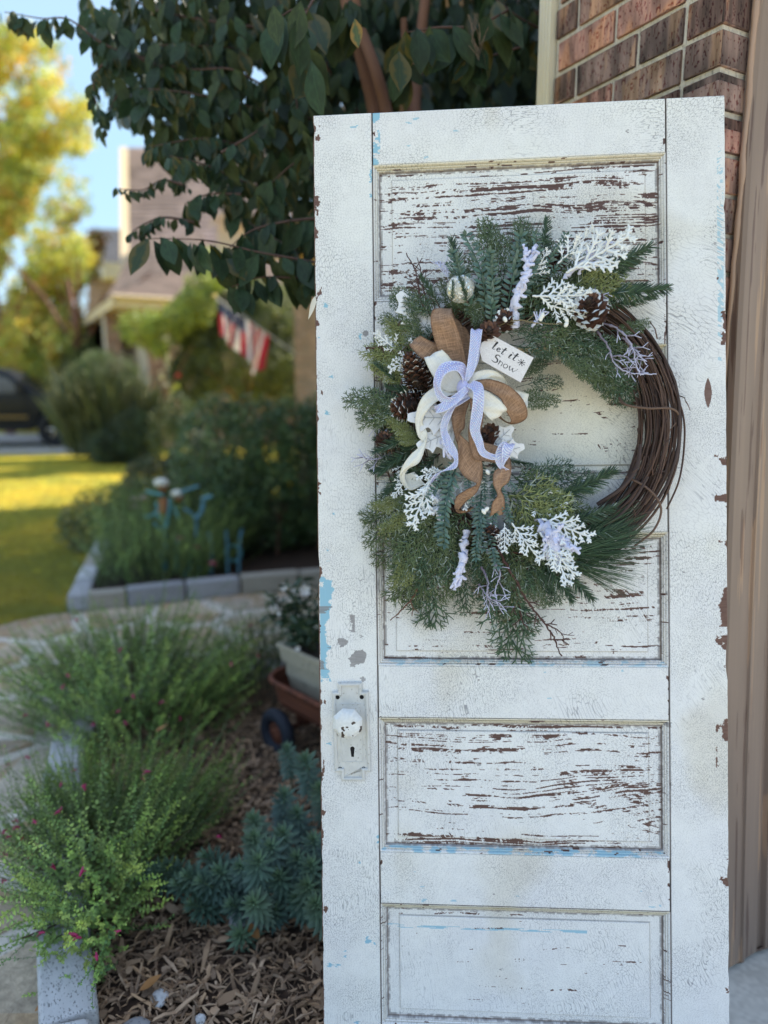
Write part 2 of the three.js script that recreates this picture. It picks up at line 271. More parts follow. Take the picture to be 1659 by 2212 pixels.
  const kh = new THREE.Path(); { const kx = .0004, ky = -.0355; for (let s = 0; s <= 14; s++) { const w = lerp(-.5, Math.PI + .5, s / 14); const q = [kx + Math.cos(w) * .0047, ky + Math.sin(w) * .0047]; s ? kh.lineTo(...q) : kh.moveTo(...q); } kh.lineTo(kx - .0026, ky - .0165); kh.lineTo(kx + .0026, ky - .0165); } shp.holes.push(kh);
  const holes = [[-.0262, .0705], [.0232, .070], [-.0262, -.0765], [.0222, -.0765]];
  for (const [hx, hy] of holes) { const p = new THREE.Path(); p.absarc(hx, hy, .0034, 0, 6.2832, true); shp.holes.push(p); }
  const face = new THREE.ShapeGeometry(shp, 10); face.translate(0, 0, .0036); { const P = face.attributes.position, u = face.attributes.uv; for (let k = 0; k < P.count; k++) u.setXY(k, ...uvp([P.getX(k), P.getY(k)])); }
  pl.add(face); const fr = [[-.0215, -.062, .0215, .0565]][0]; for (const [a, b, c, d] of [[fr[0], fr[1], fr[2], fr[1]], [fr[2], fr[1], fr[2], fr[3]], [fr[2], fr[3], fr[0], fr[3]], [fr[0], fr[3], fr[0], fr[1]]]) pl.tube([V(a, b, .0036), V(c, d, .0036)], .0009, 5);
  const plate = part(door, 'lock_plate', pl.geo(true), plateMat); plate.position.copy(pc).z = .0002; plate.rotation.z = .024;
  const kd = part(plate, 'keyhole', new MB().box(-.007, .007, -.056, -.028, .0006, .0012).geo(true), dark); void kd;
  for (const [hx, hy] of holes) { const g = new MB(); g.add(new THREE.CylinderGeometry(.0042, .0042, .001, 10), new THREE.Matrix4().makeRotationX(Math.PI / 2).setPosition(hx, hy, .0016)); g.add(new THREE.TorusGeometry(.0036, .0008, 5, 14), new THREE.Matrix4().makeTranslation(hx, hy, .0037)); part(plate, 'screw_hole', g.geo(), dark); }
  const knobTex = dataTex(256, 256, (u, v, c) => { const n = fbm(u * 16, v * 16, 4), k = smooth(.69, .72, fbm(u * 7 + 2.3, v * 7 + 4, 3)); const q = 222 + 26 * (n - .5); c[0] = lerp(q, 70, k); c[1] = lerp(q, 58, k); c[2] = lerp(q - 2, 52, k); });
  const kn = new MB(), prof = [[.010, 0], [.0095, .016], [.0165, .019], [.0255, .0235], [.0305, .030], [.0315, .0345], [.0288, .0395], [.0225, .0455], [.011, .0485], [.0001, .0492]], N = 8;
  const kp = (r, z, s) => { const w = (s + .42) / N * 6.2832; return V(Math.cos(w) * r, Math.sin(w) * r, z); };
  for (let q = 0; q < prof.length - 1; q++) for (let s = 0; s < N; s++) { const A = kp(...prof[q], s), B = kp(...prof[q], s + 1), C = kp(...prof[q + 1], s + 1), E = kp(...prof[q + 1], s), f = (p) => [p.x * 14 + .5, p.y * 14 + .5]; kn.face([A, B, C, E], [f(A), f(B), f(C), f(E)]); }
  let kg = kn.geo(); kg = BGU.toCreasedNormals(BGU.mergeVertices(kg, 1e-5), .55);
  const knob = part(door, 'door_knob', kg, mat({ map: knobTex, bumpMap: knobTex, bumpScale: .001, roughness: .45 }), 'white painted eight-sided knob with chipped edges'); knob.position.copy(D(752, 1560, .03)).z = .004;
  // a curl of paint lifting from the left edge
  const fl = new MB(); const e = D(679, 640, 0); fl.leaf(V(.001, e.y, .001), V(-.25, -1, .15), V(.4, 0, 1), .05, .011, { n: 5, curl: .5, fold: .4 }); part(door, 'paint_flake', fl, mat({ color: S('#d8d2c4') }));
}
// ---------------------------------------------------------------- the ground: lawn, path, beds, drives
const HO = V(.70, 0, -1.617), HX = V(Math.cos(AX), 0, -Math.sin(AX)), HZ = V(Math.sin(AX), 0, Math.cos(AX));   // the house's corner and axes
const H = (x, y, z) => HO.clone().addScaledVector(HX, x).addScaledVector(HZ, z).setY(y);
const grassTex = dataTex(512, 512, (u, v, c) => { const a = fbm(u * 60, v * 60, 3), b = vn(u * 180, v * 180); const k = .55 * a + .45 * b, yl = smooth(.45, .75, fbm(u * 9 + 3, v * 9, 3)); c[0] = 130 + 80 * k + 45 * yl; c[1] = 128 + 70 * k + 26 * yl; c[2] = 26 + 22 * k + 8 * yl; });
const soilTex = dataTex(512, 512, (u, v, c) => { const a = fbm(u * 40, v * 40, 4), q = worley(u * 70, v * 90)[2]; const k = .5 * a + .4 * q; c[0] = 34 + 70 * k; c[1] = 26 + 54 * k; c[2] = 20 + 42 * k; });
const stoneTex = dataTex(512, 512, (u, v, c) => { const a = fbm(u * 5, v * 5, 5), pit = smooth(.72, .80, fbm(u * 90, v * 90, 2)); const k = 232 + 44 * (a - .5) - 60 * pit; c[0] = k; c[1] = k; c[2] = k - 2; });
const flagTex = dataTex(512, 512, (u, v, c) => { const a = fbm(u * 4, v * 4, 5), b = .6 * smooth(.5, .68, fbm(u * 3 + 5, v * 3, 4)), s = fbm(u * 50, v * 50, 2); let k = .78 + .3 * (a - .5) + .2 * (s - .5); c[0] = 255 * k; c[1] = 255 * k * lerp(.97, .86, b); c[2] = 255 * k * lerp(.92, .68, b); });
const rep = (t, s) => { const q = t.clone(); q.repeat.set(s, s); q.wrapS = q.wrapT = THREE.RepeatWrapping; q.needsUpdate = true; return q; };
const concTex = dataTex(512, 512, (u, v, c) => { const a = fbm(u * 6, v * 6, 5), s = vn(u * 200, v * 200); const k = 190 + 40 * (a - .5) + 22 * (s - .5); c[0] = k; c[1] = k - 1; c[2] = k - 5; });
function sheet(poly, y, uvScale = 1) { const s = new THREE.Shape(poly.map((p) => new THREE.Vector2(p.x, -p.z))); const g = new THREE.ShapeGeometry(s); g.rotateX(-Math.PI / 2); g.translate(0, y, 0); const P = g.attributes.position, U = g.attributes.uv; for (let k = 0; k < P.count; k++) U.setXY(k, P.getX(k) * uvScale, P.getZ(k) * uvScale); return g; }
const inside = (poly, x, z) => { let r = false; for (let i = 0, j = poly.length - 1; i < poly.length; j = i++) { const a = poly[i], b = poly[j]; if ((a.z > z) !== (b.z > z) && x < (b.x - a.x) * (z - a.z) / (b.z - a.z) + a.x) r = !r; } return r; };
struct('lawn', sheet([V(-200, 0, 60), V(200, 0, 60), V(200, 0, -260), V(-200, 0, -260)], 0, .55), mat({ map: grassTex, bumpMap: grassTex, bumpScale: .03, roughness: .95 }));

const edge = [[60, 2480], [112, 2320], [150, 2160], [141, 2040], [138, 1900], [136, 1780], [139, 1660], [165, 1570], [250, 1500], [370, 1462], [470, 1447], [560, 1437], [680, 1428], [860, 1425]].map(([u, v]) => gp(u, v, .09).setY(0));
const edgeCurve = new THREE.CatmullRomCurve3(edge, false, 'centripetal');
const edgePts = edgeCurve.getPoints(60);
const bedPoly = [...edgePts, V(.7, 0, -2.9), V(.62, 0, -1.75), V(.05, 0, -1.3), V(-.1, 0, -1.12), V(-.1, 0, -.45)];
const farEdge = [[-900, 1560], [-400, 1440], [-150, 1385], [0, 1356], [75, 1338], [150, 1328], [280, 1316], [400, 1302], [520, 1289], [640, 1279], [760, 1268], [1000, 1250]].map(([u, v]) => gp(u, v));
const pathPoly = [...farEdge, V(1.1, 0, -4.2), ...edgePts.slice().reverse(), V(-.9, 0, .4), V(-3.2, 0, .4)];
struct('path', sheet(pathPoly, .008, 1), mat({ map: rep(stoneTex, .9), color: lin(.88, .80, .70), bumpMap: rep(stoneTex, 2.1), bumpScale: .006, roughness: .92 }));
struct('bed_soil', sheet(bedPoly, .02, 1), mat({ map: rep(soilTex, 1.3), bumpMap: rep(soilTex, 1.3), bumpScale: .012, roughness: .95 }));
{ // flagstones: irregular flat stones set in the pale mortar
  reseed(5); const path = thing('flagstone_path', 'pale tan irregular flagstones set in mortar, curving past the beds', 'paving');
  const sites = []; for (let k = 0; k < 900 && sites.length < 190; k++) { const x = rr(-4, 1), z = rr(-5, .38); if (!inside(pathPoly, x, z)) continue; if (sites.every((q) => Math.hypot(q[0] - x, q[1] - z) > .30)) sites.push([x, z]); }
  const cols = [lin(.80, .70, .57), lin(.74, .62, .48), lin(.84, .77, .67), lin(.72, .64, .55), lin(.80, .69, .53)].map((c) => mat({ map: rep(flagTex, 1.4), color: c, bumpMap: rep(flagTex, 2.3), bumpScale: .008, roughness: .85 }));
  for (const [sx, sz] of sites) {
    let poly = []; for (let s = 0; s < 16; s++) poly.push([sx + Math.cos(s / 16 * 6.2832) * .42, sz + Math.sin(s / 16 * 6.2832) * .42]);
    for (const [qx, qz] of sites) { if (qx === sx && qz === sz || Math.hypot(qx - sx, qz - sz) > .9) continue; const mx = (sx + qx) / 2, mz = (sz + qz) / 2, nx = qx - sx, nz = qz - sz, out = []; for (let i = 0; i < poly.length; i++) { const a = poly[i], b = poly[(i + 1) % poly.length], da = (a[0] - mx) * nx + (a[1] - mz) * nz, db = (b[0] - mx) * nx + (b[1] - mz) * nz; if (da <= 0) out.push(a); if (da * db < 0) { const t = da / (da - db); out.push([lerp(a[0], b[0], t), lerp(a[1], b[1], t)]); } } poly = out; }
    if (poly.length < 3) continue;
    const pts = []; for (let i = 0; i < poly.length; i++) { const a = poly[i], b = poly[(i + 1) % poly.length], n = Math.max(1, Math.round(Math.hypot(a[0] - b[0], a[1] - b[1]) / .09)); for (let q = 0; q < n; q++) { const x = lerp(a[0], b[0], q / n), z = lerp(a[1], b[1], q / n), d = Math.hypot(x - sx, z - sz), m = (d - .035 - .03 * fbm(x * 14, z * 14, 2)) / d; pts.push(new THREE.Vector2(lerp(sx, x, m), -lerp(sz, z, m))); } }
    for (const q of pts) for (let n = 0; n < 14 && !inside(pathPoly, q.x, -q.y); n++) q.lerp(new THREE.Vector2(sx, -sz), .12);
    if (pts.length < 4) continue;
    const g = new THREE.ExtrudeGeometry(new THREE.Shape(pts), { depth: .012, bevelEnabled: true, bevelThickness: .003, bevelSize: .004, bevelSegments: 1, bevelOffset: -.004 }); g.rotateX(-Math.PI / 2); g.translate(0, .004 + rnd() * .003, 0);
    part(path, 'flagstone', g, pick(cols));
  }
}
// blocks of rough cut limestone round the beds
function roughBlock(w, h, d, s, wob = .016) { // base at the origin, width along x, depth along z
  const g = new RoundedBoxGeometry(w, h, d, 2, Math.min(.014, h * .2)), P = g.attributes.position;
  for (let k = 0; k < P.count; k++) { const x = P.getX(k), y = P.getY(k), z = P.getZ(k), n = (q) => fbm(x * 16 + q + s * 7.3, y * 16 + z * 19 + s * 3.1, 3) - .5; P.setXYZ(k, x + wob * n(1), y + wob * .6 * n(31) + h / 2, z + wob * n(77)); }
  const q = BGU.mergeVertices((g.deleteAttribute('normal'), g), 1e-4); q.computeVertexNormals(); return q;
}
const stoneMats = [lin(.66, .66, .67), lin(.50, .50, .52), lin(.42, .42, .44), lin(.47, .43, .36)].map((c) => mat({ map: rep(stoneTex, .6), bumpMap: rep(stoneTex, .6), bumpScale: .006, color: c, roughness: .95 }));
{
  reseed(9); const border = thing('stone_border', 'rough pale limestone blocks edging the mulched bed beside the path', 'garden edging');
  const L = edgeCurve.getLength(); let s = .02, k = 0;
  while (s < L - .1) { const len = rr(.22, .34), a = edgeCurve.getPointAt(clamp(s / L)), b = edgeCurve.getPointAt(clamp((s + len) / L)), m = a.clone().lerp(b, .5), dir = b.clone().sub(a); const st = part(border, 'stone', roughBlock(dir.length() - .008, rr(.085, .105), rr(.115, .14), k++), k < 3 ? stoneMats[0] : pick(stoneMats.slice(0, 3))); st.position.copy(m); st.rotation.y = Math.atan2(-dir.z, dir.x) + rr(-.03, .03); s += len; }
  const border2 = thing('stone_border', 'low wall of grey brown limestone blocks round the far bed', 'garden edging');
  const front = [[150, 1327], [190, 1325], [276, 1317], [404, 1302], [521, 1289], [650, 1278], [790, 1266], [930, 1254]].map(([u, v]) => gp(u, v));
  for (let i = 0; i < front.length - 1; i++) { const a = front[i], b = front[i + 1], dir = b.clone().sub(a), back = V(-dir.z, 0, dir.x).normalize().multiplyScalar(-1), d = .12; if (i === 0) continue; const st = part(border2, 'stone', roughBlock(dir.length() - .012, .135 + rr(-.008, .008), d, 40 + i, .008), [stoneMats[3], stoneMats[3], stoneMats[2], stoneMats[1]][i % 4]); const m = a.clone().lerp(b, .5).addScaledVector(V(dir.z, 0, -dir.x).normalize(), d / 2); st.position.copy(m); st.rotation.y = Math.atan2(-dir.z, dir.x); void back; }
  const sideA = gp(170, 1326), sideB = gp(252, 1140), sd = sideB.clone().sub(sideA), sl = sd.length(); let q = 0, i = 0;
  while (q < sl) { const len = rr(.3, .42), m = sideA.clone().addScaledVector(sd, (q + len / 2) / sl); const st = part(border2, 'stone', roughBlock(len - .012, .13 + rr(-.01, .01), .13, 60 + i++, .008), i === 1 ? stoneMats[1] : pick(stoneMats)); st.position.copy(m); st.rotation.y = Math.atan2(-sd.z, sd.x); q += len; }
}
const farBed = [[172, 1322], [280, 1314], [404, 1300], [521, 1287], [650, 1276], [900, 1255], [900, 1080], [560, 1085], [252, 1140]].map(([u, v]) => gp(u, v));
struct('far_bed_soil', sheet(farBed, .05, 1), mat({ map: rep(soilTex, 1), color: lin(.75, .7, .62), bumpMap: rep(soilTex, 1), bumpScale: .02 }));
struct('driveway', sheet([V(-9, 0, 9), V(-9, 0, .42), V(-.06, 0, .42), V(-.06, 0, -1.14), V(.06, 0, -1.32), V(.68, 0, -1.60), H(.3, 0, -.1), H(6, 0, -.1), H(9, 0, 2), H(9, 0, 12)], .028, .5), mat({ map: concTex, bumpMap: concTex, bumpScale: .003, color: lin(1.0, .98, .94), roughness: .9 }));

// ---------------------------------------------------------------- our house: the brick pillar, jamb and walls
const brickTex = dataTex(512, 512, (u, v, c) => { // mottled fired clay with dark vertical drags and pits
  const a = fbm(u * 5, v * 2.2, 4), drag = fbm(u * 26, v * 3.5, 3), pit = smooth(.68, .74, fbm(u * 90, v * 44, 2)), tan = smooth(.62, .74, fbm(u * 7 + 11, v * 2 + 2, 3));
  const k = .62 + .6 * (a - .5) + .5 * (drag - .5); c[0] = 255 * k + 34 * tan - 50 * pit; c[1] = 252 * k + 26 * tan - 90 * pit; c[2] = 250 * k + 4 * tan - 88 * pit; });
const brickMats = [lin(.70, .36, .28), lin(.56, .34, .285), lin(.46, .31, .27), lin(.74, .40, .32), lin(.62, .38, .30), lin(.41, .28, .25)].map((c) => mat({ map: brickTex, bumpMap: brickTex, bumpScale: .003, color: c, roughness: .9 }));
const mortarMat = mat({ map: rep(stoneTex, 3), bumpMap: rep(stoneTex, 6), bumpScale: .006, color: lin(.68, .61, .53), roughness: 1 });
function brickGeo(w, h, d, s) { const g = new RoundedBoxGeometry(w, h, d, 1, .0035), P = g.attributes.position, N = g.attributes.normal, U = g.attributes.uv, ox = hash2(s, 1), oy = hash2(s, 2); for (let k = 0; k < P.count; k++) { const x = P.getX(k), y = P.getY(k), z = P.getZ(k); U.setXY(k, ox + (Math.abs(N.getX(k)) > .5 ? z : x) * 3.2, oy + (Math.abs(N.getY(k)) > .7 ? z : y) * 3.2); const j = .0022 * (fbm(x * 30 + s, y * 40 + z * 30, 2) - .5) ; P.setXYZ(k, x + j * Math.sign(x), y + j * 2, z + j * Math.sign(z)); } return g; }
const house = thing('brick_house', 'mottled red brown brick house wall behind the leaning door', 'house', HO, AX);
{
  reseed(21); const CH = .0813, J = .011;
  part(house, 'mortar', new MB().box(.0065, .40, 0, 3.05, -.515, -.0065).geo(true), mortarMat);
  let k = 0;
  for (let c = 0; c < 37; c++) {
    const y = c * CH + CH / 2, odd = c % 2, runs = odd ? [.098, .132, .205, .09] : [.098, .205, .205];
    let z = 0; runs.forEach((len, i) => { const l = Math.min(len, .52 + z); if (l < .03) return; const w = i ? .1 : (odd ? .098 : .2); const b = part(house, 'brick', brickGeo(w, CH - J, l - (i ? J : J / 2), k), brickMats[Math.floor(hash2(k, 77) * 6)]); b.position.set(w / 2 + .0012 * (rnd() - .5), y, z - l / 2 - (i ? 0 : -J / 4)); z -= l; k++; });
    let x = odd ? .098 + J : .2 + J; while (x < .38) { const l = Math.min(.2, .40 - x); const b = part(house, 'brick', brickGeo(l - J / 2, CH - J, .1, k), brickMats[Math.floor(hash2(k, 99) * 6)]); b.position.set(x + l / 2, y, -.05); x += l + J; k++; }
  }
  // fluted pale trim at the end of the pillar
  const prof = [[.02, -.577], [-.006, -.577]]; for (let q = 0; q < 4; q++) { const z = -.573 + q * .0125; prof.push([-.009, z], [-.009, z + .007], [-.004, z + .009], [-.004, z + .0115]); } prof.push([-.009, -.523], [.02, -.521]);
  const vertical = (pr, Y0, Y1, ys = []) => { const m = new MB(), L = [Y0, ...ys, Y1], y0 = Y0, y1 = Y1; for (let e = 0; e < L.length - 1; e++) for (let q = 0; q < pr.length - 1; q++) { const a = L[e], b = L[e + 1], u = (p) => (p[0] + p[1]) * 4; m.face([V(pr[q][0], a, pr[q][1]), V(pr[q + 1][0], a, pr[q + 1][1]), V(pr[q + 1][0], b, pr[q + 1][1]), V(pr[q][0], b, pr[q][1])], [[u(pr[q]), a * .32], [u(pr[q + 1]), a * .32], [u(pr[q + 1]), b * .32], [u(pr[q]), b * .32]]); } const s = pr.map((p) => V(p[0], y0, p[1])); m.face(s); m.face(pr.map((p) => V(p[0], y1, p[1]))); return m.geo(true); };
  part(house, 'window_trim', vertical(prof, .2, 3.05), mat({ color: lin(.74, .66, .50), roughness: .6 }));
  const jambTex = dataTex(256, 1024, (u, v, c) => { const a = fbm(u * 5, v * 2, 4), st = fbm(u * 40, v * 5, 3), sc = smooth(.70, .74, fbm(u * 26 + 9, v * 14 + 3, 3)), lo = smooth(.70, .74, fbm(u * 16 + 2, v * 9, 3)); const k = .82 + .10 * (fbm(u * 9, v * 12, 4) - .5) + .08 * (a - .5) + .05 * (st - .5); c[0] = 255 * (k - .18 * sc + .16 * lo); c[1] = 255 * (k - .22 * sc + .12 * lo); c[2] = 255 * (k - .22 * sc + .06 * lo); });
  const jambMat = mat({ map: jambTex, bumpMap: jambTex, bumpScale: .0006, color: lin(.37, .265, .205), roughness: .55 });
  const jp = [[.084, -.002], [.086, .014], [.094, .020], [.165, .021], [.168, .027], [.174, .027], [.177, .021], [.232, .020], [.236, .012], [.258, .011], [.262, .024], [.285, .030], [.44, .030], [.442, -.03]];
  const lean = (g) => { const P = g.attributes.position; for (let k = 0; k < P.count; k++) { const f = Math.pow(Math.max(0, 1 - P.getY(k) / 2.2), 1.6); P.setX(k, P.getX(k) - .03 * f); P.setZ(k, P.getZ(k) + .13 * f); } g.computeVertexNormals(); return g; };
  part(house, 'door_jamb', lean(vertical(jp, .045, 3.05, [.2, .4, .6, .8, 1, 1.2, 1.4, 1.6, 1.8, 2, 2.2])), jambMat, 'brown painted garage jamb beside the pillar');
  const ck = []; for (let y = .05; y < 3.04; y += .02) ck.push(V(.083 + .006 * (fbm(y * 14, 2, 3) - .5), y, .010 + .004 * (fbm(y * 22, 9, 2) - .5)));
  part(house, 'sealant', new MB().tube(ck.filter((q) => q.y > 1.4), (t, k) => .006 + .008 * Math.max(0, fbm(k * .31, 4, 3) - .4), 7), mat({ color: lin(.40, .26, .18), roughness: .4 }));
  part(house, 'garage_door', new MB().box(.31, 5.1, .03, 2.4, -.16, -.12).geo(true), mat({ color: lin(.10, .075, .06) }));
  part(house, 'garage_wall', new MB().box(.31, 5.3, 2.4, 3.05, -.3, .0).box(5.1, 6.4, 0, 3.05, -.3, 0).box(6.1, 6.4, 0, 3.05, -6, -.3).geo(true), mat({ color: lin(.28, .18, .14) }));
}
// far brickwork: rows of bricks joined into one part, in mortar
function brickwork(parent, o, ax, up, w, h, tones, name = 'brickwork', cut = null) {
  const m = new MB(), n = ax.clone().cross(up).normalize(), CH = .0813, J = .012, L = .205; const c = new THREE.Color();
  for (let r = 0; r * CH < h; r++) for (let x = -(r % 2) * L / 2; x < w; x += L + J) { const a = Math.max(0, x), b = Math.min(w, x + L), y0 = r * CH, y1 = Math.min(h, y0 + CH - J); if (b - a < .03) continue; if (cut && cut((a + b) / 2, y0)) continue; c.copy(pick(tones)).multiplyScalar(rr(.8, 1.2)); const q = (X, Y, Z) => o.clone().addScaledVector(ax, X).addScaledVector(up, Y).addScaledVector(n, Z); const z = .012; m.face([q(a, y0, z), q(b, y0, z), q(b, y1, z), q(a, y1, z)], null, c); m.face([q(a, y0, z), q(a, y0, 0), q(b, y0, 0), q(b, y0, z)], null, c); m.face([q(a, y1, z), q(b, y1, z), q(b, y1, 0), q(a, y1, 0)], null, c); }
  const b = part(parent, name, m.geo(true), mat({ vertexColors: true, roughness: .92 })); b.userData.kind = 'stuff'; return b;
}
// roofs: courses of shingles joined into one part; four corners: eave left, eave right, ridge right, ridge left
function shingles(parent, a, b, c, d, tones, name = 'roof', exposure = .16) {
  const m = new MB(), up1 = d.clone().sub(a), up2 = c.clone().sub(b), n = b.clone().sub(a).cross(up1).normalize(); if (n.y < 0) n.negate(); const rows = Math.ceil(Math.max(up1.length(), up2.length()) / exposure), col = new THREE.Color();
  for (let r = 0; r < rows; r++) { const t0 = r / rows, t1 = (r + 1.12) / rows, l0 = a.clone().addScaledVector(up1, t0), r0 = b.clone().addScaledVector(up2, t0), l1 = a.clone().addScaledVector(up1, t1), r1 = b.clone().addScaledVector(up2, t1); const cnt = Math.max(1, Math.round(l0.distanceTo(r0) / .3)), off = hash2(r, 4);
    for (let k = -1; k < cnt; k++) { const s0 = clamp((k + off) / cnt), s1 = clamp((k + 1 + off) / cnt); if (s1 - s0 < 1e-3) continue; col.copy(pick(tones)).multiplyScalar(rr(.86, 1.14)); const p0 = l0.clone().lerp(r0, s0).addScaledVector(n, .028), p1 = l0.clone().lerp(r0, s1).addScaledVector(n, .028), p2 = l1.clone().lerp(r1, s1).addScaledVector(n, .006), p3 = l1.clone().lerp(r1, s0).addScaledVector(n, .006); m.face([p0, p1, p2, p3], null, col); m.face([p0, p1, p1.clone().addScaledVector(n, -.022), p0.clone().addScaledVector(n, -.022)], null, col); } }
  m.face([a, b, c, d].map((q) => q.clone().addScaledVector(n, -.02)), null, tones[0]); m.face([a, b, c, d].map((q) => q.clone().addScaledVector(n, -.14)), null, tones[0]);
  const e = [a, b, c, d]; for (let k = 0; k < 4; k++) { const p = e[k], q = e[(k + 1) % 4]; m.face([p, q, q.clone().addScaledVector(n, -.14), p.clone().addScaledVector(n, -.14)], null, tones[0]); }
  const o = part(parent, name, m.geo(true), mat({ vertexColors: true, roughness: .95 })); return o;
}
const roofTan = [lin(.24, .175, .145), lin(.28, .21, .175), lin(.205, .155, .13)], brickTones = [lin(.26, .14, .11), lin(.32, .18, .14), lin(.20, .13, .11), lin(.24, .16, .13)], trimMat = mat({ color: lin(.60, .47, .30), roughness: .7 });
{
  reseed(31); // the front wing set back from the pillar, running away from us to its far corner; roof above
  const far = -8.25, near = -.3, R = 2.3, top = 3.2;
  brickwork(house, V(R, 0, far), V(0, 0, 1), V(0, 1, 0), 7.95, top, brickTones.map((c) => c.clone().lerp(lin(.36, .25, .17), .55)));
  part(house, 'wall', new MB().box(R + .012, 12, 0, top, far + .01, near).geo(true), mortarMat);
  part(house, 'soffit', new MB().box(R - .45, R, top, top + .03, far - .4, near).box(R - .47, R - .45, top - .06, top + .14, far - .4, near).geo(true), trimMat);
  const E = R - .5, W2 = 12.5, rx = 7.4, ry = 7.2;
  shingles(house, V(E, top + .1, far - .4), V(E, top + .1, near + .4), V(rx, ry, near - 1), V(rx, ry, far + 2), roofTan, 'roof', .3);
  shingles(house, V(W2, top + .1, near + .4), V(W2, top + .1, far - .4), V(rx, ry, far + 2), V(rx, ry, near - 1), roofTan, 'roof', .4);
  shingles(house, V(W2, top + .1, far - .4), V(E, top + .1, far - .4), V(rx, ry, far + 2), V(rx, ry, far + 2), roofTan, 'roof', .4);
  // a front gable over the entry, hidden from here by the shrub
  const gz = -4.4, gw = 1.7, gy = 5.5; part(house, 'gable_wall', new MB().face([V(R, top, gz - gw), V(R, top, gz + gw), V(R, gy, gz)]).geo(true), mat({ color: lin(.3, .19, .15) }));
  shingles(house, V(E, top, gz - gw - .3), V(5, top, gz - gw - .3), V(6.2, gy + .1, gz), V(E, gy + .1, gz), roofTan, 'roof', .4); shingles(house, V(E, top, gz + gw + .3), V(5, top, gz + gw + .3), V(6.2, gy + .1, gz), V(E, gy + .1, gz), roofTan, 'roof', .4);
  shingles(house, V(-.35, 3.02, .72), V(6.8, 3.02, .72), V(6.8, 5.2, -3.4), V(2.2, 5.2, -3.4), roofTan, 'roof', .4);
}
// ---------------------------------------------------------------- the wreath on the door
const wreath = thing('winter_wreath', 'grapevine wreath with frosted greenery, pine cones and ribbon bow on the white door', 'wreath');
wreath.quaternion.copy(door.quaternion);
const WC = D(1140, 925, 0); wreath.position.copy(WC).applyQuaternion(door.quaternion).add(door.position);
const W = (u, v, h = 0) => D(u, v, h).sub(WC);                        // in the wreath's own axes
const vc = (o = {}) => mat({ vertexColors: true, roughness: .7, ...o });
const G = { // foliage colours
  dark: lin(.032, .066, .040), green: lin(.062, .115, .055), blue: lin(.042, .100, .080), olive: lin(.125, .155, .062), lime: lin(.27, .30, .10), frost: lin(.42, .48, .46), white: lin(.80, .82, .82), lilac: lin(.66, .67, .86), bark: lin(.075, .038, .030), vine: lin(.095, .052, .038), cone: lin(.085, .040, .026) };
// flat sprays of cedar, along +y, facing +z, one unit long in metres given
function cedar(s, { len = .24, main = .0016, n = 17, spread = .40, sub = 8, thick = .0011, base = G.green, tip = G.olive, frost = .12, droop = .03, fine = true, lift = .2, sides = 3 }) {
  reseed(s); const m = new MB(), up = V(0, 0, 1), c1 = new THREE.Color(), c2 = new THREE.Color();
  const spine = (t) => V(.018 * Math.sin(t * 3 + s), t * len, lift * len * .25 * Math.sin(t * 2.4) - droop * t * t * 1.4);
  m.tube([0, .25, .5, .75, 1].map(spine), (t) => main * (1 - .7 * t), 4, G.dark, base);
  const seg = (a, dir, l, w, t) => { const e = a.clone().addScaledVector(dir, l * .55), f = a.clone().addScaledVector(dir, l); f.z -= l * .12; c1.copy(base).lerp(tip, t * .6).multiplyScalar(rr(.75, 1.25)); if (rnd() < frost) c1.lerp(G.frost, rr(.3, .9)); c2.copy(c1).lerp(tip, .35); m.tube([a, e, f], (q) => w * (1 - .45 * q), sides, c1, c2); return e; };
  for (let k = 1; k <= n; k++) { const t = .05 + .93 * k / n, a = spine(t);
    for (const sd of [-1, 1]) { if (rnd() < .06) continue; const L = len * spread * (.95 - .72 * t) * rr(.75, 1.15) + .012, ang = rr(.42, .72) * (1 - .3 * t), dir = V(sd * Math.sin(ang), Math.cos(ang), rr(-.12, .22)).normalize();
      const steps = Math.max(2, Math.round(L / (.0075 * 8 / sub)));
      let p = a.clone(); const d = dir.clone();
      for (let q = 0; q < steps; q++) { const l = L / steps; const nx = p.clone().addScaledVector(d, l); seg(p, d, l, thick * (1.3 - .4 * q / steps), t * .5 + q / steps * .5); d.add(V(0, .05, -.03 - .06 * droop)).normalize();
        if (fine) for (const s2 of [-1, 1]) { const bl = l * rr(1.1, 2.2) * (1 - .55 * q / steps) + .004, bd = d.clone().applyAxisAngle(up, s2 * rr(.45, .8)); const mid = seg(nx, bd, bl, thick, t * .4 + .6 * q / steps); if (bl > .009) { seg(mid, bd.clone().applyAxisAngle(up, .6), bl * .5, thick * .85, .9); seg(mid, bd.clone().applyAxisAngle(up, -.6), bl * .5, thick * .85, .9); } }
        p = nx; }
    } }
  return m.geo();
}
function spruce(s, { len = .15, nl = .019, n = 210, base = G.dark, tip = G.green, frost = .08, w = .0009, flat = .6 }) {
  reseed(s); const m = new MB(), c = new THREE.Color(), bend = rr(-.02, .02); const spine = (t) => V(bend * t * t, t * len, .012 * Math.sin(t * 3));
  m.tube([0, .3, .6, 1].map(spine), (t) => .0022 * (1 - .6 * t), 5, G.bark, G.dark);
  for (let k = 0; k < n; k++) { const t = .04 + .96 * k / n, a = spine(t), w0 = rr(0, 6.2832), l = nl * rr(.75, 1.1) * (1 - .35 * Math.pow(t, 4)), lean = lerp(.95, .45, t); const d = V(Math.cos(w0), 0, Math.sin(w0) * flat).normalize().multiplyScalar(Math.sin(lean)).add(V(0, Math.cos(lean), 0)).normalize(); c.copy(base).lerp(tip, rnd()).multiplyScalar(rr(.7, 1.3)); if (rnd() < frost) c.lerp(G.frost, .6); m.tube([a, a.clone().addScaledVector(d, l * .6), a.clone().addScaledVector(d, l)], (q) => w * (1 - .75 * q), 3, c); }
  return m.geo();
}
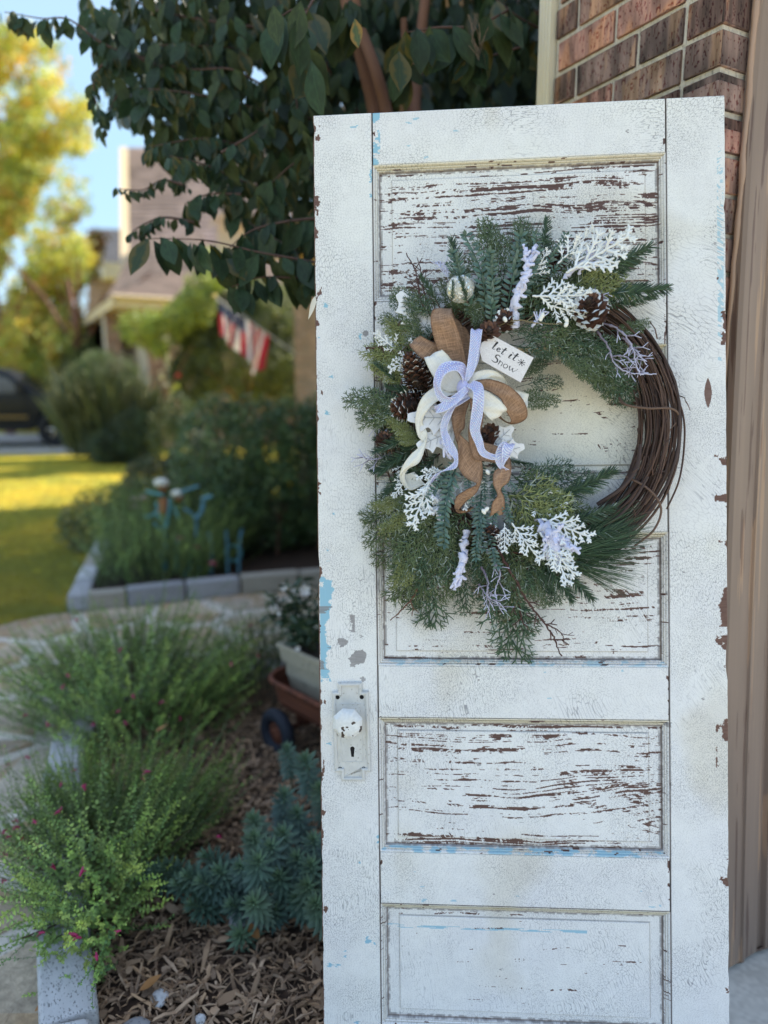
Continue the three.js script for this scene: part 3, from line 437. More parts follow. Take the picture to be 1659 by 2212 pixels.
function boxy(s, { len = .19, ll = .0155, lw = .0055, n = 24, base = G.blue, edge = .25 }) { // pairs of narrow rounded glittered leaves
  reseed(s); const m = new MB(), c = new THREE.Color(), c2 = new THREE.Color(), bend = rr(-.03, .03); const spine = (t) => V(bend * t * t, t * len, .02 * Math.sin(t * 2.6));
  m.tube([0, .3, .6, 1].map(spine), (t) => .0017 * (1 - .5 * t), 4, G.dark, base);
  for (let k = 0; k < n; k++) for (const sd of [-1, 1, 2]) { const t = .06 + .94 * k / n, a = spine(t); if (sd === 2 && rnd() < .35) continue; const an = sd === 2 ? rr(-.4, .4) : sd * rr(.85, 1.25); const d = V(Math.sin(an), Math.cos(an), sd === 2 ? rr(.5, .9) : rr(-.15, .35)).normalize(); c.copy(base).multiplyScalar(rr(.7, 1.3)).lerp(G.green, rnd() * .35); c2.copy(c).lerp(G.frost, edge * rnd()); m.leaf(a, d, V(0, 0, 1), ll * rr(.8, 1.15) * (1 - .3 * t * t), lw, { n: 3, fold: .35, curl: rr(-.1, .5), c, tip: c2, shape: .62 }); }
  return m.geo();
}
function longNeedles(s, { len = .14, n = 110, spread = .42, base = G.green, w = .0006 }) {
  reseed(s); const m = new MB(), c = new THREE.Color();
  for (let k = 0; k < n; k++) { const a = (rnd() + rnd() - 1) * spread, b = rr(-.25, .35) * spread, l = len * rr(.6, 1.05), d = V(Math.sin(a), Math.cos(a), b).normalize(), o = V(rr(-.006, .006), rr(0, .03), rr(-.004, .004)); c.copy(base).multiplyScalar(rr(.6, 1.4)); m.tube([o, o.clone().addScaledVector(d, l * .5), o.clone().addScaledVector(d, l).add(V(0, 0, -.008 * rnd()))], (q) => w * (1 - .6 * q), 3, c); }
  return m.geo();
}
function snowy(s, { len = .16, n = 7, r = .0026, spread = .5, col = G.white, sub = 4, bump = .35 }) { // flocked fern of round-ended twigs
  reseed(s); const m = new MB(), c = new THREE.Color(); const rod = (a, b, w) => { const pts = [], k = Math.max(3, Math.round(a.distanceTo(b) / .004)); for (let q = 0; q <= k; q++) pts.push(a.clone().lerp(b, q / k).add(V(rr(-1, 1), rr(-1, 1), rr(-1, 1)).multiplyScalar(w * .25))); c.copy(col).multiplyScalar(rr(.88, 1.08)); m.tube(pts, (t, q) => (q === 0 || q === k ? .75 : 1) * w * (1 - .2 * t) * (1 + bump * (hash2(q + s * 7, m.n) - .4)), 5, c); m.cap(b, b.clone().sub(a).normalize(), w * .8, 5, c); };
  const tip = V(0, len, .01); rod(V(0, 0, 0), tip, r * 1.15);
  for (let k = 0; k < n; k++) { const t = .14 + .80 * k / (n - 1 || 1), a = V(0, t * len, .01 * t); for (const sd of [-1, 1]) { if (rnd() < .1) continue; const L = len * spread * (1 - .75 * t) * rr(.75, 1.2), an = sd * rr(.5, 1.0), d = V(Math.sin(an), Math.cos(an), rr(-.35, .6)).normalize(), e = a.clone().addScaledVector(d, L); rod(a, e, r); const ns = Math.round(sub * (1 - .6 * t)); for (let q = 1; q <= ns; q++) { const b = a.clone().lerp(e, q / (ns + .6)); for (const s2 of [-1, 1]) { const d2 = d.clone().applyAxisAngle(V(0, 0, 1), s2 * rr(.5, .85)); rod(b, b.clone().addScaledVector(d2, L * rr(.16, .30) * (1 - .4 * q / ns) + .004), r * .92); } } } }
  return m.geo();
}
function twig(s, pts, r, { col = G.bark, forks = 4, bumps = .25, snow = 0, fl = .035 }) { // crooked twig through given places with short forks
  reseed(s); const m = new MB(), c = new THREE.Color(); const P = spline(pts, Math.max(10, pts.length * 7)); P.forEach((p, k) => p.add(V(rr(-1, 1), rr(-1, 1), rr(-1, 1)).multiplyScalar(r * .55)));
  c.copy(col); const cs = col.clone().lerp(G.lilac, snow);
  m.tube(P, (t, k) => r * (1 - .55 * t) * (1 + bumps * (hash2(k, s) - .5) + (k % 6 === 0 ? .35 : 0)), 6, c, cs); m.cap(P.at(-1), P.at(-1).clone().sub(P.at(-2)).normalize(), r * .45, 6, cs);
  for (let k = 0; k < forks; k++) { const i = Math.floor(P.length * (.3 + .62 * k / forks)) , a = P[i], t = P[i + 1].clone().sub(P[i - 1]).normalize(), d = t.applyAxisAngle(V(0, 0, 1), (k % 2 ? 1 : -1) * rr(.6, 1.0)).add(V(0, 0, rr(-.2, .3))).normalize(), l = rr(.4, 1.1) * fl, b = a.clone().addScaledVector(d, l), mid = a.clone().lerp(b, .5).add(V(rr(-1, 1), rr(-1, 1), 0).multiplyScalar(l * .14)); m.tube([a, mid, b], (q) => r * .6 * (1 - .4 * q), 5, c, cs); m.cap(b, d, r * .36, 5, cs); if (l > .022) { const d2 = d.clone().applyAxisAngle(V(0, 0, 1), rr(.5, .9)); m.tube([mid, mid.clone().addScaledVector(d2, l * .45)], r * .4, 4, cs); } }
  return m.geo();
}
const cedars = [0, 1, 2, 3].map((k) => cedar(100 + k, { len: .14, n: 10, spread: .34, thick: .0014, sub: 5.6, droop: .02 + .012 * k })), cedarsFine = [0, 1, 2].map((k) => cedar(140 + k, { len: .17, n: 13, thick: .00115, sub: 5.6, spread: .24, tip: G.olive, base: lin(.055, .10, .045), droop: .04 })), cedarsLime = [0, 1].map((k) => cedar(160 + k, { len: .10, n: 11, thick: .0012, sub: 6.5, base: G.olive, tip: G.lime, frost: .1, droop: .02 })), cedarsOpen = [0, 1, 2].map((k) => cedar(170 + k, { len: .17, n: 8, thick: .0014, spread: .30, sub: 4.4, base: lin(.045, .092, .052), tip: G.green, frost: .16, droop: .05 }));
const spruces = [0, 1, 2].map((k) => spruce(200 + k, { len: .105, n: 190, nl: .020, w: .00105 })), boxes = [0, 1, 2].map((k) => boxy(220 + k, { len: .12, n: 15 })), snows = [0, 1, 2].map((k) => snowy(240 + k, { len: .10, n: 6, sub: 3.5, r: .0021 })), tufts = [0, 1].map((k) => longNeedles(260 + k, {}));
const M_ = { spray: vc({ roughness: .62 }), spruce: vc({ roughness: .55 }), boxy: vc({ roughness: .38 }), snow: vc({ roughness: .95 }), twig: vc({ roughness: .75 }) };
// a spray from a picture position, pointing at an angle (degrees, 0 right, 90 up), of a length in metres, h metres off the door, rising or sinking by tilt
function spray(name, geo, gl, m, u, v, deg, len, h, tilt = 0, roll = 0, wide = 1) {
  const o = part(wreath, name, geo, m), s = len / gl, y = V(Math.cos(deg * Math.PI / 180) * Math.cos(tilt), Math.sin(deg * Math.PI / 180) * Math.cos(tilt), Math.sin(tilt)), z0 = V(Math.sin(roll) * y.y, -Math.sin(roll) * y.x, Math.cos(roll)), x = y.clone().cross(z0).normalize(), z = x.clone().cross(y);
  o.matrix.makeBasis(x.multiplyScalar(s * wide), y.multiplyScalar(s), z.multiplyScalar(s * Math.min(1, .6 + .4 * wide))); o.matrix.setPosition(W(u, v, h)); o.matrix.decompose(o.position, o.quaternion, o.scale); return o;
}
const px = (n) => n * 1.36 / FPX;                                     // picture length to metres at the wreath
{ // the ring of grapevines
  reseed(303); const RC = V(0, 0, 0), RR = px(283), mats = [lin(.105, .058, .040), lin(.075, .040, .030), lin(.135, .080, .055), lin(.060, .036, .030), lin(.115, .055, .036)].map((c) => mat({ color: c, roughness: .72, bumpMap: rep(stoneTex, 3), bumpScale: .0006 }));
  for (let k = 0; k < 160; k++) {
    const a0 = rr(0, 6.28), span = rr(2.2, 4.6), off = Math.sqrt(rnd()), w0 = rr(0, 6.28), tw = rr(-.55, .55), rx = px(48), rz = .028, r = rnd() < .12 ? rr(.0026, .0038) : rr(.0012, .0023), pts = [], n = 42, ph = rr(0, 9);
    for (let q = 0; q <= n; q++) { const t = q / n, a = a0 + span * t, w = w0 + tw * span * t, wob = 1 + .16 * (fbm(a * 3.4 + ph, k, 2) - .5), R = RR + rx * off * Math.cos(w) * wob + .004 * (fbm(a * 7 + ph, k + 5, 2) - .5); pts.push(V(RC.x + Math.cos(a) * R, RC.y + Math.sin(a) * R, .036 + rz * off * Math.sin(w) + .004 * (fbm(a * 9, ph + k, 2) - .5))); }
    part(wreath, 'vine', new MB().tube(pts, (t) => r * (1 - .35 * t), 5, null, null, 14), pick(mats));
  }
  for (let k = 0; k < 46; k++) { const a = rr(-1.4, 1.2), R = RR + px(rr(-42, 46)), p = V(Math.cos(a) * R, Math.sin(a) * R, rr(.05, .068)), d = V(-Math.sin(a), Math.cos(a), 0).applyAxisAngle(V(0, 0, 1), rr(-.9, .9)).multiplyScalar(pick([-1, 1]) * rr(.01, .045)); part(wreath, 'vine', new MB().tube([p, p.clone().addScaledVector(d, .5).add(V(rr(-.004, .004), rr(-.004, .004), .004)), p.clone().add(d)], (t) => .0013 * (1 - .5 * t), 4), pick(mats)); }
  // loose vines that bind the ring
  const loop = (list, r, m) => part(wreath, 'vine', new MB().tube(spline(list.map((q) => W(...q)), 40), (t) => r * (1 - .2 * t), 6, null, null, 14), mats[m]);
  loop([[1342, 838, .03], [1338, 858, .045], [1352, 874, .066], [1400, 882, .076], [1446, 882, .070], [1464, 893, .05], [1470, 920, .04], [1466, 950, .03]], .0026, 2);
  loop([[1352, 1030, .05], [1392, 1050, .07], [1420, 1078, .076], [1428, 1105, .07], [1412, 1145, .06], [1370, 1180, .05]], .0024, 2);
  loop([[1250, 1160, .055], [1330, 1120, .07], [1372, 1076, .07], [1400, 1030, .07]], .0032, 3); loop([[1290, 1090, .05], [1345, 1052, .062], [1375, 1010, .062], [1384, 960, .055]], .0046, 3);
  loop([[1432, 770, .045], [1452, 830, .05], [1476, 900, .04], [1478, 960, .03], [1466, 1040, .035], [1440, 1100, .03]], .0022, 1);
  loop([[1378, 925, .03], [1381, 945, .03], [1379, 965, .03], [1382, 985, .035]], .0022, 0);
}
{ // greenery
  const C = (k, u, v, deg, len, h, tilt = .1, roll = 0) => spray('cedar_sprig', cedars[k % 4], .14, M_.spray, u, v, deg, px(len), h, tilt, roll);
  const F = (k, u, v, deg, len, h, tilt = .1, roll = 0) => spray('cedar_sprig', cedarsFine[k % 3], .17, M_.spray, u, v, deg, px(len), h, tilt, roll);
  const O = (k, u, v, deg, len, h, tilt = .1, roll = 0) => spray('cedar_sprig', cedarsOpen[k % 3], .17, M_.spray, u, v, deg, px(len), h, tilt, roll);
  const Y = (k, u, v, deg, len, h, tilt = .1, roll = 0) => spray('cedar_sprig', cedarsLime[k % 2], .10, M_.spray, u, v, deg, px(len), h, tilt, roll);
  const P = (k, u, v, deg, len, h, tilt = .1, roll = 0, wide = 1) => spray('spruce_sprig', spruces[k % 3], .105, M_.spruce, u, v, deg, px(len), h, tilt, roll, wide);
  const B = (k, u, v, deg, len, h, tilt = .1, roll = 0) => spray('boxwood_sprig', boxes[k % 3], .12, M_.boxy, u, v, deg, px(len), h, tilt, roll);
  const N = (k, u, v, deg, len, h, tilt = .05, roll = 0) => spray('pine_needle_tuft', tufts[k % 2], .14, M_.spruce, u, v, deg, px(len), h, tilt, roll);
  const K = (k, u, v, deg, len, h, tilt = .1, roll = 0) => spray('snowy_sprig', snows[k % 3], .10, M_.snow, u, v, deg, px(len), h, tilt, roll);
  // dark filling close to the ring
  reseed(404);
  for (let k = 0; k < 36; k++) { const a = rr(58, 292), R = 275 + rr(-34, 26), u = 1140 + Math.cos(a * Math.PI / 180) * R, v = 925 - Math.sin(a * Math.PI / 180) * R, out = a < 165 ? a - 52 + rr(-45, 45) : a + 52 + rr(-45, 45); [C, F, P, O][k % 4](k, u, v, out, rr(55, 95), rr(.035, .06), rr(0, .25), rr(-.5, .5)); }
  // upper fan
  P(0, 992, 650, 92, 130, .075, 0, 0, 1.2); P(1, 950, 665, 118, 80, .075, 0, 0, 1.2); P(2, 1160, 580, 70, 105, .07, 0, 0, 1.2); P(0, 1245, 615, 20, 165, .07, .05, 0, 1.25); P(1, 1250, 640, 28, 140, .06, 0, 0, 1.2); P(2, 1275, 632, -8, 155, .075, 0, .2, 1.25); P(0, 1270, 640, 4, 120, .065, 0, 0, 1.2); P(0, 1235, 600, 42, 110, .05); P(1, 1300, 660, 6, 110, .05, 0, .4);
  B(0, 1052, 690, 92, 182, .09, .02); B(1, 1092, 690, 82, 180, .085, .02); B(2, 1022, 690, 101, 150, .085); B(0, 1130, 640, 66, 130, .085); B(1, 1152, 620, 58, 125, .08); B(2, 1060, 700, 84, 150, .1, .1); B(0, 1015, 655, 108, 95, .095, .1); B(1, 1108, 690, 72, 150, .09); B(2, 1180, 600, 38, 90, .09, .1);
  C(0, 1035, 620, 88, 130, .06, 0); C(1, 1078, 620, 95, 120, .065, 0); C(2, 1120, 600, 80, 110, .06); O(0, 1060, 720, 24, 130, .08, .15); O(1, 1105, 720, 8, 150, .08, .1); C(3, 1170, 690, 14, 130, .075, .1);
  F(0, 1100, 700, 58, 180, .07); F(1, 1160, 690, 38, 150, .075); C(0, 1130, 700, 50, 160, .075, .1); Y(0, 1215, 690, 34, 100, .085, .1); Y(1, 1230, 640, 10, 105, .09, .1); Y(0, 1250, 680, 30, 80, .085, .1); C(1, 1320, 710, 8, 70, .055);
  O(2, 1190, 710, -22, 130, .08, .1); O(0, 1240, 715, -48, 165, .07, .05, .2); C(1, 1220, 720, -42, 150, .065, .05); O(1, 1265, 730, -58, 150, .07, 0, .1); C(2, 1280, 720, -30, 120, .06); F(2, 1240, 740, -52, 120, .075, .05); O(2, 1180, 730, -40, 110, .08, .1); C(3, 1150, 720, -14, 120, .085, .1); O(0, 1100, 740, 0, 120, .085, .1); C(0, 1200, 745, -35, 95, .085, .1); O(1, 1280, 740, -70, 120, .06, 0, .1);
  N(0, 1115, 640, 80, 150, .045, 0); N(1, 1110, 610, 72, 125, .04, 0);
  O(2, 960, 690, 150, 110, .07, .1); F(0, 965, 680, 60, 100, .075, .1); F(1, 1000, 680, 100, 80, .09, .2); C(2, 940, 700, 132, 100, .07, .1); C(3, 920, 720, 150, 90, .06); F(2, 1000, 700, 40, 90, .09, .2); F(0, 1015, 720, 70, 80, .095, .1);
  P(0, 1010, 655, 104, 62, .118, .1); P(2, 975, 650, 78, 40, .12, .1);
  // left side
  Y(0, 920, 770, 172, 110, .06, .05); Y(1, 905, 790, 158, 90, .06, .05); Y(0, 910, 745, 140, 75, .06); Y(1, 900, 800, 176, 80, .055); O(0, 930, 760, 120, 90, .06);
  P(1, 930, 865, 160, 100, .055, .05); O(1, 920, 895, 168, 130, .065, .05, .2); C(0, 900, 890, 172, 135, .06, .05, .1); C(1, 930, 905, 178, 130, .065, .05); P(2, 890, 915, 196, 80, .05); F(2, 905, 880, 175, 110, .07);
  P(0, 925, 935, 195, 125, .06, .05); P(2, 915, 960, 205, 115, .055, 0, .2, 1.2); P(1, 905, 985, 196, 108, .05, 0, 0, 1.2); P(0, 920, 990, 215, 120, .05, 0, 0, 1.2); Y(1, 905, 925, 170, 55, .085, .2); Y(0, 915, 945, 178, 45, .085, .2); P(2, 950, 980, 220, 100, .06); P(1, 960, 950, 190, 90, .065);
  // lower fan: strands that sweep down to the left, hang below, and spread to the right
  F(0, 965, 1020, 205, 195, .06, 0); F(1, 955, 1040, 216, 190, .06); F(2, 965, 1060, 228, 200, .065, 0); F(0, 960, 1090, 236, 215, .06); F(1, 985, 1110, 240, 190, .06); C(3, 930, 1050, 222, 120, .055); C(0, 950, 1100, 243, 150, .065); C(2, 920, 1110, 236, 120, .055); Y(1, 880, 1085, 232, 70, .065); Y(0, 892, 1180, 240, 80, .06); Y(1, 868, 1062, 212, 60, .06); F(2, 930, 1160, 246, 130, .055);
  O(0, 985, 1120, 257, 240, .065, -.03); O(1, 1000, 1110, 262, 150, .06); O(2, 960, 1130, 248, 170, .06); C(0, 1010, 1090, 245, 130, .075); C(1, 985, 1050, 226, 120, .08); O(0, 1035, 1160, 258, 150, .055); F(1, 1000, 1140, 250, 150, .065);
  O(2, 1085, 1170, 270, 270, .065, -.05); O(0, 1108, 1170, 281, 205, .06, -.02); O(1, 1060, 1150, 265, 150, .06); C(2, 1090, 1180, 275, 130, .06); O(2, 1118, 1190, 297, 120, .05); C(3, 1045, 1150, 262, 120, .06); F(2, 1085, 1170, 275, 150, .065); O(1, 1125, 1180, 300, 130, .055); F(0, 1130, 1160, 306, 120, .05); C(1, 1140, 1210, 288, 90, .05);
  B(0, 985, 1000, 222, 115, .1, .1); B(1, 970, 1020, 262, 140, .1, .05); B(2, 1040, 1060, 262, 130, .095); B(0, 985, 1010, 248, 170, .105, .05); B(1, 1030, 1090, 270, 120, .1); B(2, 1045, 1100, 275, 130, .1, .05); B(1, 1070, 1010, 268, 130, .085); B(0, 1010, 990, 262, 100, .095); B(2, 1075, 1020, 275, 110, .09); B(0, 1060, 985, 292, 90, .09); B(2, 1090, 1000, 240, 80, .08); B(1, 1035, 990, 280, 90, .09);
  Y(0, 1080, 1060, 318, 150, .09, .05); Y(1, 1100, 1060, 328, 140, .085, .05); F(0, 1085, 1040, 332, 180, .085, .1); F(1, 1090, 1070, 312, 180, .085); F(2, 1080, 1090, 304, 150, .08); C(0, 1100, 1030, 345, 110, .075, .05); O(1, 1090, 1020, 0, 130, .07, 0); O(2, 1105, 1035, 352, 160, .07, 0); Y(0, 1120, 1090, 312, 110, .09); C(3, 1095, 1120, 300, 120, .07);
  P(1, 1172, 1092, 24, 165, .06, 0, 0, 1.25); P(2, 1150, 1090, 12, 135, .065, 0, 0, 1.25); P(0, 1195, 1135, 12, 130, .065, .05, 0, 1.2); P(2, 1190, 1145, 350, 110, .05); P(1, 1155, 1180, 302, 140, .05, 0, 0, 1.25); P(0, 1185, 1195, 308, 135, .05, 0, 0, 1.25); P(2, 1185, 1190, 330, 90, .05); P(0, 1150, 1170, 285, 120, .045, 0, 0, 1.3); P(1, 1230, 1160, 8, 120, .06, 0, 0, 1.2);
  N(0, 1195, 1205, 18, 185, .06, .02); N(1, 1190, 1195, 10, 190, .06, 0); N(0, 1200, 1200, 2, 165, .05, 0); N(1, 1205, 1190, 26, 170, .06, 0); N(0, 1200, 1210, -14, 165, .045, 0); N(1, 1065, 1150, 285, 130, .06, .05);
  O(2, 1115, 830, -2, 90, .05, 0); O(1, 1125, 800, 24, 75, .05, 0); C(1, 1105, 845, -12, 90, .05, 0); C(2, 1100, 800, 10, 70, .05); P(2, 1080, 990, 340, 70, .04);
  // flocked white sprigs
  K(0, 1222, 590, 27, 142, .115, .1); K(1, 1205, 570, 44, 92, .105, .1, .3); K(2, 1150, 600, 60, 60, .1); K(1, 1150, 640, -4, 108, .115, .1); K(2, 1185, 660, -18, 75, .11, .1); K(0, 1195, 655, 12, 75, .105, .1);
  K(0, 930, 1035, 248, 105, .115, .05); K(1, 925, 1030, 268, 75, .11); K(2, 880, 1035, 230, 48, .08); K(1, 960, 1015, 195, 60, .105); K(2, 870, 1000, 262, 48, .06);
  K(1, 1165, 1150, 308, 110, .12, .05); K(0, 1170, 1120, 338, 105, .11, .05); K(2, 1185, 1160, 290, 100, .115); K(1, 1105, 1130, 306, 90, .115, .05); K(0, 1150, 1075, 300, 65, .085); K(2, 1160, 1070, 340, 60, .08); K(2, 1000, 1040, 230, 60, .1); K(1, 1010, 1050, 262, 50, .1); K(0, 1010, 1030, 330, 46, .1); K(2, 860, 760, 140, 62, .06); K(0, 905, 770, 205, 70, .07); K(1, 930, 760, 150, 50, .075); K(0, 1090, 1130, 268, 60, .11);
}
{ // thickly snowed stalks, twigs, buds
  const T = (name, s, list, r, o) => part(wreath, name, twig(s, list.map((q) => W(...q)), r, o), M_.twig);
  const frosty = { col: lin(.62, .63, .78), snow: .9, bumps: .8, forks: 7, fl: .018 };
  T('snowy_twig', 1, [[1108, 700, .1], [1112, 650, .11], [1128, 610, .125], [1140, 580, .125], [1150, 548, .12], [1160, 530, .115]], .0075, frosty); T('snowy_twig', 2, [[1110, 705, .1], [1120, 640, .12], [1137, 600, .125], [1136, 560, .125], [1133, 532, .12]], .0065, frosty);
  T('snowy_twig', 3, [[1220, 600, .1], [1262, 560, .11], [1290, 540, .115], [1312, 520, .11]], .0042, frosty); T('snowy_twig', 4, [[1250, 590, .1], [1280, 560, .11], [1300, 535, .11]], .0032, frosty);
  T('snowy_twig', 5, [[1006, 1150, .09], [1002, 1190, .1], [995, 1230, .1], [985, 1272, .095]], .0075, frosty); T('snowy_twig', 6, [[1002, 1200, .1], [990, 1240, .105], [978, 1270, .1]], .006, frosty);
  T('snowy_twig', 7, [[1165, 1128, .1], [1190, 1150, .125], [1215, 1175, .125], [1235, 1192, .12]], .0085, { ...frosty, forks: 12, fl: .028 }); T('snowy_twig', 8, [[1170, 1140, .11], [1195, 1175, .125], [1208, 1205, .12], [1225, 1215, .11]], .0075, { ...frosty, forks: 10, fl: .026 }); T('snowy_twig', 9, [[950, 1075, .1], [945, 1095, .115], [950, 1120, .11]], .0085, { ...frosty, col: G.white, forks: 8 });
  T('snowy_twig', 10, [[972, 610, .06], [962, 590, .06], [950, 575, .06], [940, 565, .055]], .0022, frosty); T('snowy_twig', 11, [[970, 600, .06], [966, 585, .06], [955, 566, .06]], .0022, frosty); T('snowy_twig', 12, [[955, 950, .12], [965, 970, .12], [975, 990, .115]], .006, frosty); T('snowy_twig', 13, [[1150, 705, .11], [1162, 690, .112], [1175, 668, .11]], .003, frosty);
  const rime = { col: lin(.13, .10, .14), snow: .85, forks: 6, bumps: .6, fl: .034 };
  T('frosted_twig', 21, [[1292, 695, .085], [1330, 708, .095], [1362, 742, .095], [1375, 790, .09], [1384, 812, .085]], .0022, rime); T('frosted_twig', 22, [[1290, 715, .09], [1316, 752, .095], [1330, 788, .095], [1366, 806, .09], [1418, 808, .08]], .002, rime); T('frosted_twig', 23, [[1345, 728, .095], [1375, 760, .09], [1398, 788, .085]], .0019, rime); T('frosted_twig', 24, [[1318, 770, .095], [1350, 770, .095], [1368, 784, .09]], .0018, rime);
  T('frosted_twig', 25, [[1066, 1180, .09], [1068, 1210, .1], [1080, 1240, .105], [1070, 1275, .1], [1075, 1305, .095]], .0019, rime); T('frosted_twig', 26, [[1040, 1225, .09], [1055, 1260, .1], [1052, 1285, .1], [1080, 1305, .095], [1094, 1320, .09]], .002, rime); T('frosted_twig', 27, [[1035, 1262, .09], [1050, 1285, .095], [1068, 1318, .09]], .0018, rime); T('frosted_twig', 28, [[850, 975, .05], [820, 990, .055], [795, 992, .055], [772, 982, .05]], .002, rime); T('frosted_twig', 29, [[870, 925, .06], [840, 915, .06], [812, 912, .055]], .0018, rime); T('frosted_twig', 30, [[1245, 640, .1], [1272, 638, .1], [1300, 632, .095], [1322, 640, .09]], .0019, rime);
  const br = { col: lin(.070, .030, .026), forks: 6, fl: .03 };
  T('bare_twig', 41, [[935, 690, .07], [910, 650, .075], [903, 610, .075], [895, 580, .07], [878, 548, .065]], .0022, br); T('bare_twig', 42, [[930, 680, .07], [916, 630, .075], [912, 600, .075], [905, 568, .07]], .0018, br); T('bare_twig', 43, [[855, 745, .05], [862, 705, .06], [880, 655, .06]], .002, { ...br, forks: 1 });
  T('bare_twig', 44, [[790, 752, .05], [830, 752, .06], [862, 765, .065], [900, 790, .07]], .0022, { ...br, forks: 2 }); T('bare_twig', 45, [[945, 690, .07], [930, 640, .075], [905, 610, .07], [880, 602, .065]], .0019, { ...br, col: lin(.11, .09, .085), forks: 4 });
  T('bare_twig', 46, [[1065, 1170, .07], [1100, 1230, .075], [1140, 1300, .06], [1175, 1345, .05], [1195, 1375, .04], [1212, 1418, .03]], .0028, br); T('bare_twig', 47, [[1040, 1180, .06], [1085, 1245, .07], [1120, 1290, .06], [1128, 1340, .05], [1150, 1365, .045]], .0022, br); T('bare_twig', 48, [[1178, 1348, .05], [1200, 1358, .045], [1215, 1372, .04], [1218, 1390, .035]], .0016, { ...br, forks: 2 });
  T('bare_twig', 49, [[925, 1190, .06], [908, 1245, .055], [895, 1285, .045], [870, 1315, .035], [842, 1340, .02]], .0022, { ...br, col: lin(.13, .06, .038), forks: 2 }); T('bare_twig', 50, [[960, 1150, .06], [920, 1200, .06], [905, 1260, .05], [893, 1290, .04]], .0018, { ...br, forks: 2 });
  T('bare_twig', 51, [[1060, 720, .1], [1085, 700, .11], [1120, 692, .115], [1165, 698, .115], [1215, 700, .11]], .0016, { ...br, col: lin(.2, .16, .08), forks: 2 });
  for (const [u, v] of [[1091, 690], [1172, 681], [1168, 688], [1224, 692], [1223, 701], [1045, 1105], [1051, 1100], [1054, 1020]]) { const b = part(wreath, 'berry', new THREE.SphereGeometry(.0046, 10, 8), M_.berry ??= mat({ color: lin(.80, .79, .74), roughness: .35 })); b.position.copy(W(u, v, .125)); b.scale.set(.85, 1.25, .85); b.rotation.z = hash2(u, v) * 2 - 1; }
}
{ // pine cones
  const coneGeo = (s, len, rad, open) => { reseed(s); const m = new MB(), sn = new MB(), c = new THREE.Color(); m.add(new THREE.SphereGeometry(1, 10, 8), new THREE.Matrix4().makeScale(rad * .45, len * .48, rad * .45), lin(.03, .016, .012)); const N = Math.round(95 * len / .07); for (let k = 0; k < N; k++) { const t = (k + .5) / N, a = k * 2.39996, prof = Math.pow(Math.sin(Math.PI * clamp(.08 + .88 * t)), .6), r = rad * prof, y = lerp(-len * .5, len * .5, t), el = lerp(-.35, 1.05, t) * open; const d = V(Math.cos(a) * Math.cos(el), Math.sin(el), Math.sin(a) * Math.cos(el)), b = V(Math.cos(a) * r * .35, y - .004, Math.sin(a) * r * .35), L = r * .72 + .003; c.copy(G.cone).multiplyScalar(rr(.7, 1.5)); const up = V(-d.x * d.y, 1 - d.y * d.y, -d.z * d.y).normalize(); m.leaf(b, d, up, L, L * 1.0, { n: 2, fold: -.25, curl: -.25, c, tip: c.clone().multiplyScalar(1.5), shape: .75 }); if (rnd() < .5) sn.leaf(b.clone().addScaledVector(d, L * .62).addScaledVector(up, .0012), d, up, L * .46, L * .8, { n: 2, fold: -.2, curl: -.2, c: G.white, shape: .6 }); } return [m.geo(), sn.geo()]; };
  const sets = [coneGeo(601, .085, .022, .8), coneGeo(602, .055, .024, .8), coneGeo(603, .036, .020, .9)];
  const cm = vc({ roughness: .6 }), sm = mat({ color: G.white, roughness: .9 });
  const cone = (k, u, v, h, rx, ry, rz, s, snow, label) => { const o = part(wreath, 'pine_cone', sets[k][0], cm, label); o.position.copy(W(u, v, h)); o.rotation.set(rx, ry, rz); o.scale.setScalar(s); if (snow) part(o, 'snow', sets[k][1], sm); };
  cone(0, 897, 812, .085, .15, .4, .32, 1.08, 1, 'long snow-tipped pine cone at the left of the bow'); cone(1, 880, 878, .085, .3, .2, 1.75, 1.15, 1); cone(1, 948, 872, .085, 1.0, .3, -.5, 1.05, 1); cone(2, 1056, 718, .12, 1.3, 0, 0, 1.0, 0); cone(1, 1276, 668, .115, 1.0, .3, .3, 1.2, 1, 'frosted pine cone at the top right of the wreath'); cone(2, 1091, 690, .105, 1.1, .2, .3, .95, 1); cone(2, 833, 952, .06, 1.0, .5, 0, .95, 0); cone(2, 1048, 948, .09, 1.1, .2, .2, 1, 0); cone(2, 1060, 935, .085, .9, .2, .2, .9, 0); cone(1, 1058, 1160, .11, .35, .2, .1, .85, 1); cone(1, 1188, 1102, .07, .4, .2, .9, .9, 0); cone(2, 1205, 560, .08, 1.1, 0, 0, .9, 0);
}
{ // glittering ball with sequins
  reseed(701); const b = part(wreath, 'glitter_ball', new THREE.SphereGeometry(px(29), 32, 24), phys({ color: lin(.50, .50, .45), roughness: .45, clearcoat: .3 }), 'pale ball covered in sequins'); b.position.copy(W(995, 624, .1));
  const seq = (name, tint, n, metal) => instanced(b, name, new THREE.CircleGeometry(.0026, 8), mat({ color: tint, metalness: metal, roughness: .3 }), n, (k, o) => { const z = rr(-1, 1), a = rr(0, 6.28), q = V(Math.sqrt(1 - z * z) * Math.cos(a), Math.sqrt(1 - z * z) * Math.sin(a), z); o.position.copy(q).multiplyScalar(px(29) * 1.012); o.lookAt(q.clone().multiplyScalar(2).add(V(rr(-.5, .5), rr(-.5, .5), rr(-.5, .5)))); o.scale.setScalar(rr(.5, 1.15)); });
  seq('sequins', lin(.86, .86, .84), 240, .15); seq('sequins', lin(.75, .86, .92), 70, .5); seq('sequins', lin(.85, .78, .6), 80, .4);
}
